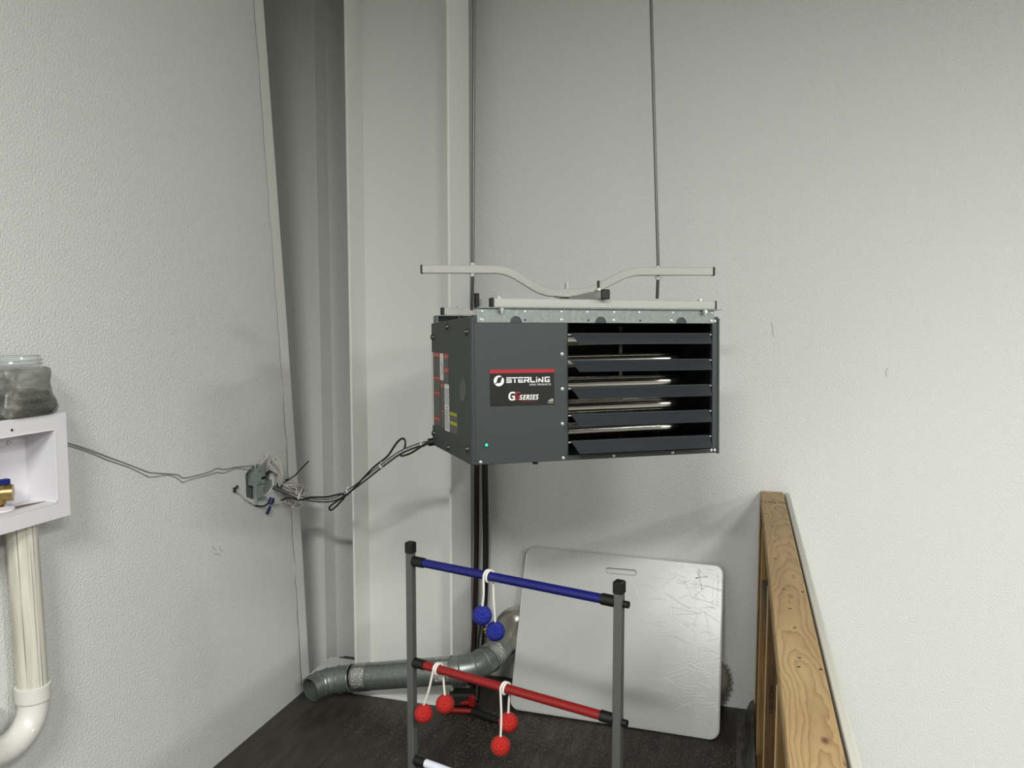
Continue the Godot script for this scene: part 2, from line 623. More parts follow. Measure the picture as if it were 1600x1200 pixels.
func rounded(x0: float, y0: float, x1: float, y1: float, r: float, k := 6) -> PackedVector2Array:
	var p := PackedVector2Array()
	for c in [[x1 - r, y1 - r, 0.0], [x0 + r, y1 - r, 0.5], [x0 + r, y0 + r, 1.0], [x1 - r, y0 + r, 1.5]]:
		for i in k + 1:
			var a: float = PI * (c[2] + 0.5 * i / k)
			p.append(Vector2(c[0], c[1]) + Vector2(cos(a), sin(a)) * r)
	return p

func curve(pts: Array, per := 8) -> Array:
	# Catmull-Rom through the points
	var out := []
	for i in pts.size() - 1:
		var p0: Vector3 = pts[maxi(i - 1, 0)]
		var p1: Vector3 = pts[i]
		var p2: Vector3 = pts[i + 1]
		var p3: Vector3 = pts[mini(i + 2, pts.size() - 1)]
		for k in per:
			var t := float(k) / per
			out.append(0.5 * (2.0 * p1 + (p2 - p0) * t + (2.0 * p0 - 5.0 * p1 + 4.0 * p2 - p3) * t * t + (3.0 * p1 - p0 - 3.0 * p2 + p3) * t * t * t))
	out.append(pts[-1])
	return out

func lerp_list(a: Array, n: int) -> Array:
	# stretches a short list of radii over n rings
	var out := []
	for i in n:
		var t := float(i) / (n - 1) * (a.size() - 1)
		var k := mini(int(t), a.size() - 2)
		out.append(lerpf(a[k], a[k + 1], t - k))
	return out

func facing(dir: Vector3) -> Basis:
	# a basis whose y axis looks along dir
	var y := dir.normalized()
	var r := Vector3.UP if absf(y.y) < 0.9 else Vector3.RIGHT
	var x := r.cross(y).normalized()
	return Basis(x, y, x.cross(y))

func hex_nut(g: Geo, at: Vector3, dir: Vector3, r: float, h: float) -> void:
	g.prism(circle(Vector2.ZERO, r, 6), 0, h, Transform3D(Basis(facing(dir).z, facing(dir).x, facing(dir).y), at))

func screw_head(g: Geo, at: Vector3, dir: Vector3, r: float) -> void:
	g.lathe([Vector2(r * 1.25, 0), Vector2(r * 1.2, r * 0.25), Vector2(r * 0.85, r * 0.35), Vector2(r * 0.8, r * 0.9), Vector2(r * 0.5, r * 1.1), Vector2(0, r * 1.1)], Transform3D(facing(dir), at), 12)

func text(g: Geo, s: String, size: float, at: Transform3D, weight := 700, shear := 0.0, widen := 1.0) -> void:
	var tm := TextMesh.new()
	var f := SystemFont.new()
	f.font_names = PackedStringArray(["Droid Sans"])
	f.font_weight = weight
	tm.font = f
	tm.text = s
	tm.font_size = 64
	tm.pixel_size = size / 47.0
	tm.depth = 0.0004
	tm.curve_step = 1.0
	var xf := at
	xf.basis = at.basis * Basis.from_scale(Vector3(widen, 1, 1))
	g.add_mesh(tm, xf, shear)


# ---------------------------------------------------------------- the scene
func ceiling_light(at: Vector3, size: Vector2, energy: float, aim: Vector3, label: String, drop: float, col := Color(1.0, 1.0, 0.985)) -> void:
	var y := -aim.normalized()
	var x := Vector3.RIGHT if absf(y.x) < 0.8 else Vector3.BACK
	x = (x - y * x.dot(y)).normalized()
	var bs := Basis(x, y, x.cross(y))
	var t := thing("ceiling_light", label, "light", at, "hall light panels", bs, true)
	var g := Geo.new().box(Vector3(0, 0.03, 0), Vector3(size.x + 0.06, 0.05, size.y + 0.06), 0.01)
	part("housing", g, M.bracket, t)
	var lens := mat(Color(0.95, 0.95, 0.93), 0.6)
	lens.emission_enabled = true
	lens.emission = col
	lens.emission_energy_multiplier = 1.2
	part("diffuser", Geo.new().box(Vector3(0, 0.002, 0), Vector3(size.x, 0.012, size.y), 0.003), lens, t)
	for s in [-1.0, 1.0]:
		var p: Vector3 = bs.inverse() * Vector3(0, drop, 0) + Vector3(s * size.x * 0.4, 0.055, 0)
		part("cable", Geo.new().tube([Vector3(s * size.x * 0.4, 0.05, 0), p], 0.003, 6), M.rod, t)
	var l := AreaLight3D.new()
	l.area_size = size
	l.light_color = col
	l.light_energy = energy
	l.shadow_enabled = true
	l.set("area_range", 30.0)
	l.set("area_attenuation", 2.0)
	l.transform = Transform3D(Basis(bs.x, -bs.z, bs.y), Vector3(0, 0, 0))
	l.transform = Transform3D(Basis(Vector3(1, 0, 0), Vector3(0, 0, -1), Vector3(0, 1, 0)), Vector3(0, -0.012, 0))
	named(l, "lamp_light", t)


func _ready() -> void:
	# camera, background, exposure, lights
	var cam := Camera3D.new()
	cam.fov = rad_to_deg(2.0 * atan(600.0 / 1230.0))
	cam.near = 0.05
	cam.rotation = Vector3(deg_to_rad(-4.65), deg_to_rad(16.3), 0)
	cam.position = Vector3(0, 1.62, 0)
	cam.current = true
	named(cam, "camera", self)
	var env := Environment.new()
	env.background_mode = Environment.BG_COLOR
	env.background_color = Color(0.02, 0.02, 0.02)
	env.tonemap_mode = Environment.TONE_MAPPER_LINEAR
	env.tonemap_exposure = 1.0
	env.sdfgi_enabled = true
	env.ssao_enabled = true
	env.ssil_enabled = true
	var we := WorldEnvironment.new()
	we.environment = env
	named(we, "world_environment", self)
	make_materials()
	ceiling_light(Vector3(-0.12, 3.1, 1.25), Vector2(0.9, 0.25), 17.0, Vector3(0, -1, 0), "white light panel hung over the loft floor behind the viewer", 2.1)
	ceiling_light(Vector3(1.6, 3.1, 1.0), Vector2(0.6, 1.2), 13.5, Vector3(0, -1, 0), "white light panel hung over the hall just past the half wall", 2.1)
	ceiling_light(Vector3(3.0, 3.3, -0.3), Vector2(0.6, 1.2), 7.0, Vector3(0, -1, 0), "white light panel hung over the middle of the hall", 1.9)
	ceiling_light(Vector3(6.4, 3.4, 0.0), Vector2(0.6, 1.2), 27.0, Vector3(0, -1, 0), "white light panel hung over the far side of the hall", 1.8)
	room()
	half_wall()
	column_and_trims()
	heater()
	hanger()
	left_wall_things()
	wiring()
	ducts()
	board()
	ladder_game()
	floor_things()


func room() -> void:
	# loft floor: planks of dark vinyl on a sub-floor
	struct("floor", Geo.new().box(Vector3(-0.82, -0.13, 0.9), Vector3(2.04, 0.24, 8.46)), M.subfloor, Vector3(-0.82, -0.25, 0.9))
	var fl := get_node("floor")
	var x := -1.815
	var col := 0
	while x < 0.17:
		var z := -3.32 - fposmod(col * 0.47, 1.2)
		var wd := minf(0.184, 0.2 - x)
		var k := 0
		while z < 2.0:
			var z0 := maxf(z, -3.315)
			var z1 := z + 1.2
			if z1 - z0 > 0.02:
				part("plank", Geo.new().box(Vector3(x + wd / 2, -0.005, (z0 + z1) / 2), Vector3(wd - 0.0006, 0.01, z1 - z0 - 0.0008), 0.0006), M.planks[(col * 3 + k * 5) % 4], fl)
			z += 1.2
			k += 1
		x += 0.184
		col += 1
	struct("floor_hall", Geo.new().box(Vector3(3.3, -2.9, 1.3), Vector3(11.6, 0.2, 9.6)), M.concrete, Vector3(1.8, -3.0, 1.3), "pale concrete floor of the hall below the loft", "floor")
	struct("ceiling", Geo.new().box(Vector3(3.3, 5.3, 1.3), Vector3(11.6, 0.2, 9.6)), M.ceiling, Vector3(1.8, 5.2, 1.3))
	struct("wall_back", Geo.new().box(Vector3(3.3, 1.2, -3.4), Vector3(11.6, 8.0, 0.16)), M.wall, Vector3(1.8, -2.8, -3.4))
	struct("wall_front", Geo.new().box(Vector3(3.3, 1.2, 6.05), Vector3(11.6, 8.0, 0.16)), M.wall, Vector3(1.8, -2.8, 6.05))
	struct("wall_right", Geo.new().box(Vector3(9.05, 1.2, 1.3), Vector3(0.16, 8.0, 9.4)), M.wall, Vector3(9.05, -2.8, 1.3))
	struct("wall_outer", Geo.new().box(Vector3(-2.42, 1.2, 1.3), Vector3(0.16, 8.0, 9.4)), M.liner, Vector3(-2.42, -2.8, 1.3))
	# drywall sheet on the left, its far end cut on a slant along the column, with a ragged hole for the wiring box
	var edge := func(y: float, d: float) -> Vector2:
		var pts := [[-0.3, -2.99], [0.0, -2.985], [0.654, -2.946], [1.62, -2.867], [2.83, -2.757], [5.2, -2.537]]
		for i in pts.size() - 1:
			if y <= pts[i + 1][0]:
				return Vector2(lerpf(pts[i][1], pts[i + 1][1], (y - pts[i][0]) / (pts[i + 1][0] - pts[i][0])) + d, y)
		return Vector2(-2.537 + d, y)
	var poly := PackedVector2Array([Vector2(5.97, 0.0), Vector2(5.97, 5.2)])
	for y in [5.2, 2.83, 1.62, 0.654, 0.0]:
		poly.append(edge.call(y, 0.0))
	var hole := PackedVector2Array()
	var rng := RandomNumberGenerator.new()
	rng.seed = 14
	var raw := [Vector2(-2.562, 1.035), Vector2(-2.60, 1.05), Vector2(-2.70, 1.052), Vector2(-2.748, 1.03), Vector2(-2.75, 0.95), Vector2(-2.72, 0.93), Vector2(-2.65, 0.918), Vector2(-2.60, 0.927), Vector2(-2.565, 0.945)]
	for i in raw.size():
		var a: Vector2 = raw[i]
		var b: Vector2 = raw[(i + 1) % raw.size()]
		for k in 4:
			hole.append(a.lerp(b, k / 4.0) + Vector2(rng.randfn(0, 0.0016), rng.randfn(0, 0.0016)))
	var xf := Transform3D(Basis(Vector3(0, 0, 1), Vector3(0, 1, 0), Vector3(-1, 0, 0)), Vector3(-1.81, 0, 0))
	struct("wall_left", Geo.new().prism(poly, 0.0, 0.02, xf, hole), M.wall, Vector3(-1.81, 0, 0))
	# corner bead along the slanted end, with its flaking tape line
	var strip := PackedVector2Array()
	for y in [0.02, 0.654, 1.62, 2.83, 5.2]:
		strip.append(edge.call(y, -0.001))
	for y in [5.2, 2.83, 1.62, 0.654, 0.02]:
		strip.append(edge.call(y, 0.062))
	struct("trim_1", Geo.new().prism(strip, 0.0, 0.0022, Transform3D(xf.basis, Vector3(-1.8078, 0, 0))), M.bead, Vector3(-1.806, 0.02, -2.9), "white corner bead along the slanted end of the left wall", "trim")
	var crack := Geo.new()
	var cp := []
	for i in 60:
		var y := 0.03 + i * 0.052
		var e: Vector2 = edge.call(y, 0.062 + rng.randfn(0, 0.0018))
		cp.append(Vector3(-1.8078, y, e.x + 0.002))
	crack.tube(cp, lerp_list([0.0016, 0.0009, 0.0012, 0.0006, 0.0005, 0.0007, 0.0004], cp.size()), 5)
	part("crack", crack, mat(Color(0.30, 0.30, 0.28), 0.9), get_node("trim_1"))


func half_wall() -> void:
	# framed half wall at the loft's edge: plates, studs, drywall on the hall side
	var w := Node3D.new()
	named(w, "wall_partition", self)
	w.position = Vector3(0.128, 0, -1.6)
	w.set_meta("kind", "structure")
	org[w] = Vector3.ZERO
	w.position = Vector3.ZERO
	var x0 := 0.083
	var x1 := 0.172
	var plate := Geo.new().box(Vector3(0.1275, 0.909, -1.27), Vector3(0.089, 0.038, 4.08), 0.003)
	for i in plate.uv.size():
		if absf(plate.n[i].y) > 0.5:
			plate.uv[i] = Vector2((plate.v[i].x - x0) / 0.089, (plate.v[i].z + 3.31) / 2.15)
		else:
			plate.uv[i] = Vector2(0.03 + plate.v[i].y * 0.3, (plate.v[i].z + 3.31) / 2.15)
	part("top_plate", plate, M.plate, w, "blond softwood top plate with nail holes and a dark knot")
	part("bottom_plate", Geo.new().box(Vector3(0.1275, 0.019, -1.27), Vector3(0.089, 0.038, 4.08), 0.002), M.studs[1], w)
	var zs := [-3.298, -2.90, -2.256, -1.64, -1.03, -0.42, 0.2, 0.7]
	for i in zs.size():
		var st := part("stud", Geo.new().box(Vector3(0.1275, 0.464, zs[i]), Vector3(0.088, 0.85, 0.038), 0.004), M.studs[i % 3], w)
		part("eased_edge", Geo.new().box(Vector3(0.0846, 0.464, zs[i] + 0.0166), Vector3(0.0022, 0.845, 0.0062), 0.0, Basis(Vector3.UP, -PI / 4)), M.plate_edge, st, "pale eased edge")
	# grade stamp on the broad face of a stud
	var g := Geo.new()
	var up := Basis(Vector3(0, -1, 0), Vector3(1, 0, 0), Vector3(0, 0, 1))
	text(g, "COWLITZ STUD-2", 0.0098, Transform3D(up, Vector3(0.0995, 0.565, -2.256 + 0.0193)), 700, 0.0, 0.78)
	text(g, "KILN-DRIED", 0.0065, Transform3D(up, Vector3(0.1135, 0.555, -2.256 + 0.0193)), 700, 0.0, 0.9)
	part("grade_stamp", g, M.stamp, w)
	var g2 := Geo.new()
	text(g2, "F.LTUG YTC", 0.030, Transform3D(Basis(Vector3(1, 0, 0), Vector3(0, 0, -1), Vector3(0, 1, 0)), Vector3(0.128, 0.9282, -3.11)), 700, 0.0, 0.42)
	part("ink_stamp", g2, mat(Color(0.36, 0.29, 0.20), 0.9), w)
	# nail heads sunk in the plate
	for p in [[0.095, -2.915], [0.159, -2.849], [0.111, -2.737], [0.110, -2.553], [0.156, -2.552], [0.105, -2.365], [0.117, -2.096], [0.162, -2.089], [0.124, -1.957], [0.128, -1.835], [0.127, -1.669], [0.123, -1.624], [0.164, -1.624]]:
		part("nail", Geo.new().lathe([Vector2(0.0032, -0.004), Vector2(0.0032, 0.0005), Vector2(0, 0.0005)], Transform3D(Basis.from_scale(Vector3(1.3, 1, 0.8)), Vector3(p[0], 0.928, p[1])), 8), M.nail, w)
	part("lath", Geo.new().tube([Vector3(0.105, 0.04, -2.30), Vector3(0.098, 0.70, -2.62)], 0.007, 4), M.studs[2], w, "thin lath standing between two studs")
	part("blocking", Geo.new().box(Vector3(0.128, 0.68, -2.58), Vector3(0.086, 0.036, 0.60), 0.003), mat(Color(0.36, 0.31, 0.25), 0.8), w)
	part("drywall_panel", Geo.new().box(Vector3(0.1855, -0.83, -1.27), Vector3(0.016, 3.51, 4.08), 0.002), M.gyp, w, "chalky raw top edge of the drywall sheet")
	part("paper_face", Geo.new().box(Vector3(0.1945, -0.83, -1.27), Vector3(0.002, 3.505, 4.08)), M.paper, w)


func column_and_trims() -> void:
	# steel frame column: two flanges and a web, painted white
	var c := Node3D.new()
	named(c, "steel_column", self)
	org[c] = Vector3.ZERO
	tag(c, "white painted steel column standing in the corner behind the heater", "column", "", "structure")
	part("flange", Geo.new().box(Vector3(-1.578, 2.6, -3.10), Vector3(0.01, 5.2, 0.24), 0.0015), M.steel_white, c, "flange next to the left wall")
	part("flange", Geo.new().box(Vector3(-1.135, 2.6, -3.10), Vector3(0.01, 5.2, 0.24), 0.0015), M.steel_white, c, "flange next to the black hoses")
	part("web", Geo.new().box(Vector3(-1.3565, 2.6, -3.12), Vector3(0.433, 5.2, 0.008)), M.steel_white, c)
	part("base_plate", Geo.new().box(Vector3(-1.3565, 0.007, -3.10), Vector3(0.47, 0.014, 0.25), 0.002), M.steel_white, c)
	struct("trim_3", Geo.new().box(Vector3(-1.71, 0.017, -3.10), Vector3(0.254, 0.034, 0.24), 0.002), M.steel_white, Vector3(-1.71, 0.0, -3.10), "low white sill closing the foot of the recess beside the column", "trim")
	var sc := mat(Color(0.42, 0.415, 0.40), 0.9)
	for e in [["wall_back", Vector3(0.109, 1.612, -3.3196), Vector3(0.114, 1.589, -3.3196), Vector3(0.117, 1.554, -3.3196), 0.0008], ["wall_back", Vector3(0.541, 1.435, -3.3196), Vector3(0.535, 1.42, -3.3196), Vector3(0.537, 1.403, -3.3196), 0.0008], ["wall_left", Vector3(-1.8096, 0.814, -2.357), Vector3(-1.8096, 0.800, -2.362), Vector3(-1.8096, 0.790, -2.378), 0.0008], ["wall_left", Vector3(-1.8096, 0.780, -2.365), Vector3(-1.8096, 0.774, -2.385), Vector3(-1.8096, 0.765, -2.40), 0.0008], ["wall_left", Vector3(-1.8096, 0.800, -2.395), Vector3(-1.8096, 0.785, -2.40), Vector3(-1.8096, 0.775, -2.414), 0.0008]]:
		part("scuff", Geo.new().tube([e[1], e[2], e[3]], e[4], 5), sc, get_node(e[0]))
	struct("trim_2", Geo.new().box(Vector3(-2.09, 1.2, -3.27), Vector3(0.464, 8.0, 0.10), 0.001), M.liner, Vector3(-2.09, -2.8, -3.27), "pale metal closure beside the column in the recess of the left wall", "trim")


# ---------------------------------------------------------------- heater
var HB: Basis
var HO := Vector3(-0.691, 1.23, -1.981)
const HW := 0.755
const HH := 0.400
const HD := 0.506

func heater() -> void:
	HB = Basis(Vector3(0.832, -0.005, -0.555), Vector3(-0.019, 0.999, -0.038), Vector3(0.554, 0.043, 0.831)).orthonormalized()
	var t := thing("unit_heater", "dark grey gas unit heater with open louvers hung in the corner", "heater", HO, "", HB, true)
	var sh := 0.0012
	# sheet-metal casing round an open front
	var g := Geo.new()
	g.rect(0.0, 0.0, HW, sh, -HD, 0.0)                       # bottom
	g.rect(0.0, HH - 0.01, HW, HH - 0.01 + sh, -HD, -0.002)  # top
	g.rect(0.0, 0.0, HW, HH - 0.01, -HD, -HD + sh)           # back
	g.rect(HW - 0.004, 0.0, HW, HH - 0.004, -HD, 0.0)        # right side
	g.rect(0.736, 0.0, HW, HH - 0.004, -0.012, 0.0)          # right post
	g.rect(0.276, 0.0, HW, 0.013, -0.012, 0.0)               # bottom rail
	g.rect(0.006, 0.384, HW, 0.4035, -0.012, 0.0)        # top rail
	g.box(Vector3(HW + 0.002, HH / 2 - 0.002, -0.004), Vector3(0.007, HH + 0.002, 0.008), 0.001)  # right lip
	part("casing", g, M.paint, t)
	part("liner", Geo.new().rect(0.277, 0.002, 0.279, HH - 0.012, -HD + 0.003, -0.002).rect(0.28, 0.0016, HW - 0.005, 0.0026, -HD + 0.003, -0.013).rect(0.28, HH - 0.0125, HW - 0.005, HH - 0.0115, -HD + 0.003, -0.002).rect(0.28, 0.003, HW - 0.005, HH - 0.013, -0.36, -0.358).rect(HW - 0.0055, 0.003, HW - 0.0045, HH - 0.013, -HD + 0.003, -0.013), M.inner, t, "black inside of the cabinet")
	# front panel with a rounded left edge
	var fp := Geo.new().box(Vector3(0.1415, 0.192, 0.0), Vector3(0.269, 0.384, 0.004), 0.0012)
	part("front_panel", fp, M.paint, t)
	# left side door, folded round the corner, with a knockout
	var sd := Geo.new()
	sd.box(Vector3(-0.001, HH / 2, -HD / 2 + 0.002), Vector3(0.004, HH, HD + 0.01), 0.0015)
	sd.box(Vector3(0.004, HH / 2, 0.002), Vector3(0.010, HH, 0.006), 0.002)
	var door := part("side_door", sd, M.paint, t)
	var kx := Transform3D(facing(Vector3.LEFT), Vector3(-0.003, 0.201, -0.082))
	part("knockout", Geo.new().lathe([Vector2(0.035, -0.001), Vector2(0.035, 0.0012), Vector2(0.033, 0.0022), Vector2(0.031, 0.0004), Vector2(0.0, 0.0003)], kx, 28).box(Vector3(-0.0038, 0.205, -0.052), Vector3(0.0016, 0.004, 0.008)), mat(Color(0.30, 0.31, 0.305), 0.4), door)
	for p in [[0.355, -0.489], [0.381, -0.277], [0.359, -0.037], [0.040, -0.489], [0.017, -0.277], [0.039, -0.040]]:
		var b := Geo.new()
		b.lathe([Vector2(0.0125, 0), Vector2(0.012, 0.002), Vector2(0.0085, 0.0026), Vector2(0.008, 0.006), Vector2(0.0, 0.0068)], Transform3D(facing(Vector3.LEFT), Vector3(-0.003, p[0], p[1])), 14)
		b.box(Vector3(-0.0100, p[0], p[1]), Vector3(0.001, 0.008, 0.0018)).box(Vector3(-0.0100, p[0], p[1]), Vector3(0.001, 0.0018, 0.008))
		part("bolt", b, mat(Color(0.34, 0.34, 0.33), 0.3, 0.8), door)
	# printed warning sheet
	var lab := Geo.new()
	var q := [Vector3(-0.0036, 0.062, -0.503), Vector3(-0.0036, 0.062, -0.157), Vector3(-0.0036, 0.305, -0.157), Vector3(-0.0036, 0.305, -0.503)]
	var poly := PackedVector2Array([Vector2(-0.503, 0.066), Vector2(-0.157, 0.066), Vector2(-0.157, 0.128), Vector2(-0.258, 0.128), Vector2(-0.258, 0.306), Vector2(-0.503, 0.306)])
	lab.prism(poly, 0.0, 0.0005, Transform3D(Basis(Vector3(0, 0, 1), Vector3(0, 1, 0), Vector3(-1, 0, 0)), Vector3(-0.003, 0, 0)))
	for i in lab.uv.size():
		lab.uv[i] = Vector2((lab.v[i].z + 0.503) / 0.346, 1.0 - (lab.v[i].y - 0.066) / 0.24)
	part("warning_label", lab, M.warn, door, "printed warning sheet with red heads and a yellow corner")
	# name plate
	var bd := part("name_plate", Geo.new().rect(0.051, 0.157, 0.236, 0.247, 0.002, 0.0028), M.badge, t, "black name plate with a red top stripe and white lettering")
	part("stripe", Geo.new().rect(0.0505, 0.2465, 0.2365, 0.2565, 0.002, 0.0030), M.badge_red, bd)
	name_plate_print(bd)
	# indicator lamp
	var led := Geo.new().lathe([Vector2(0.0042, 0), Vector2(0.0038, 0.0016), Vector2(0.0022, 0.003), Vector2(0, 0.0034)], Transform3D(facing(Vector3.BACK), Vector3(0.040, 0.053, 0.002)), 14)
	var ld := part("indicator_lamp", led, M.led, t, "small green lit indicator")
	part("bezel", Geo.new().lathe([Vector2(0.0062, 0), Vector2(0.0062, 0.0008), Vector2(0.0044, 0.0012), Vector2(0.0044, 0)], Transform3D(facing(Vector3.BACK), Vector3(0.040, 0.053, 0.002)), 16), M.black, ld)
	# bright screws on the front
	for p in [[0.260, 0.297], [0.260, 0.200], [0.260, 0.103], [0.262, 0.007], [0.023, 0.007], [0.416, 0.007], [0.604, 0.008], [0.733, 0.008], [0.7445, 0.008], [0.7445, 0.3905]]:
		var s := Geo.new()
		screw_head(s, Vector3(p[0], p[1], 0.002 if p[0] < 0.27 else 0.0), Vector3.BACK, 0.0036)
		part("screw", s, M.screw, t)
	# louvers: folded blades tipped outwards
	for k in 5:
		var y := 0.353 - 0.0755 * k
		var a := Vector3(0.288, y, 0.0)
		var b := Vector3(0.727, y, 0.0)
		var c := Vector3(0.708, y - 0.028, 0.045)
		var d := Vector3(0.294, y - 0.028, 0.045)
		var n := (b - a).cross(d - a).normalized()
		if n.z < 0: n = -n
		var lg := Geo.new()
		var off := -n * 0.0016
		lg.face([a, b, c, d], n)
		lg.face([a + off, b + off, c + off, d + off], -n)
		for e in [[a, d, Vector3.LEFT], [b, c, Vector3.RIGHT], [c, d, Vector3.DOWN]]:
			lg.face([e[0], e[1], e[1] + off, e[0] + off], e[2])
		lg.box(Vector3(0.5075, y + 0.001, -0.007), Vector3(0.439, 0.003, 0.016), 0.001)
		var lv := part("louver", lg, M.louver, t)
		for px in [[0.279, 0.296], [0.722, 0.737]]:
			part("pivot", Geo.new().tube([Vector3(px[0], y - 0.002, -0.006), Vector3(px[1], y - 0.002, -0.006)], 0.0028, 8), M.zinc, lv)
	# bent heat-exchanger tubes behind the louvers
	for y in [0.345, 0.279, 0.211, 0.141, 0.069]:
		var pts := [Vector3(0.279, y - 0.004, -0.13), Vector3(0.42, y - 0.002, -0.13), Vector3(0.62, y, -0.13)]
		for i in 9:
			var a := PI * i / 8
			pts.append(Vector3(0.655 + 0.05 * sin(a), y, -0.18 + 0.05 * cos(a)))
		pts.append(Vector3(0.42, y, -0.23))
		pts.append(Vector3(0.279, y, -0.23))
		part("exchanger_tube", Geo.new().tube(pts, 0.019, 18), M.tube, t)
	part("tube_strap", Geo.new().box(Vector3(0.512, 0.20, -0.156), Vector3(0.010, 0.36, 0.002)), M.strap, t)
	# galvanised mounting rail along the top front and back
	var half_moon := PackedVector2Array([Vector2(0.017, 0.384), Vector2(0.117, 0.384)])
	half_moon = PackedVector2Array()
	half_moon.append(Vector2(0.017, 0.384))
	for cx in [0.126, 0.376, 0.631]:
		for i in 11:
			var a := PI * (1.0 - i / 10.0)
			half_moon.append(Vector2(cx + 0.017 * cos(a), 0.384 + 0.0175 * sin(a)))
	half_moon.append(Vector2(0.740, 0.384))
	half_moon.append(Vector2(0.740, 0.423))
	half_moon.append(Vector2(0.017, 0.423))
	var rail := Geo.new().prism(half_moon, 0.0, 0.0018, Transform3D(Basis(), Vector3(0, 0, 0.0006)))
	rail.rect(0.017, 0.4225, 0.762, 0.4245, -0.045, 0.012)
	var r := part("mounting_rail", rail, M.galv, t, "galvanised rail along the top front")
	for x in [0.030, 0.260, 0.418, 0.600, 0.732]:
		var s := Geo.new()
		screw_head(s, Vector3(x, 0.391, 0.0024), Vector3.BACK, 0.0037)
		part("screw", s, M.screw, r)
	for x in [0.031, 0.152, 0.258, 0.335, 0.417, 0.495, 0.603, 0.732]:
		part("rivet", Geo.new().lathe([Vector2(0.003, 0), Vector2(0.0024, 0.0014), Vector2(0, 0.0018)], Transform3D(facing(Vector3.BACK), Vector3(x, 0.414, 0.0024)), 10), M.screw, r)
	for x in [0.152, 0.339, 0.499]:
		part("bolt_hole", Geo.new().lathe([Vector2(0.003, 0), Vector2(0.003, 0.0004), Vector2(0, 0.0004)], Transform3D(facing(Vector3.BACK), Vector3(x, 0.391, 0.0024)), 10), M.black, r)
	part("mounting_rail", Geo.new().rect(0.004, 0.385, 0.745, 0.4225, -HD - 0.002, -HD).rect(0.004, 0.4225, 0.745, 0.4245, -HD - 0.002, -HD + 0.06).rect(0.004, 0.39, 0.006, 0.4245, -HD, -HD + 0.06), M.galv, t, "galvanised rail along the top back")
	part("drain_nipple", Geo.new().tube([Vector3(0.19, 0.001, -0.03), Vector3(0.19, -0.010, -0.03)], 0.008, 12), M.black, t)
	part("cable_grommet", Geo.new().tube([Vector3(0.012, 0.012, -0.50), Vector3(-0.016, 0.008, -0.512)], 0.013, 12), M.black, t)


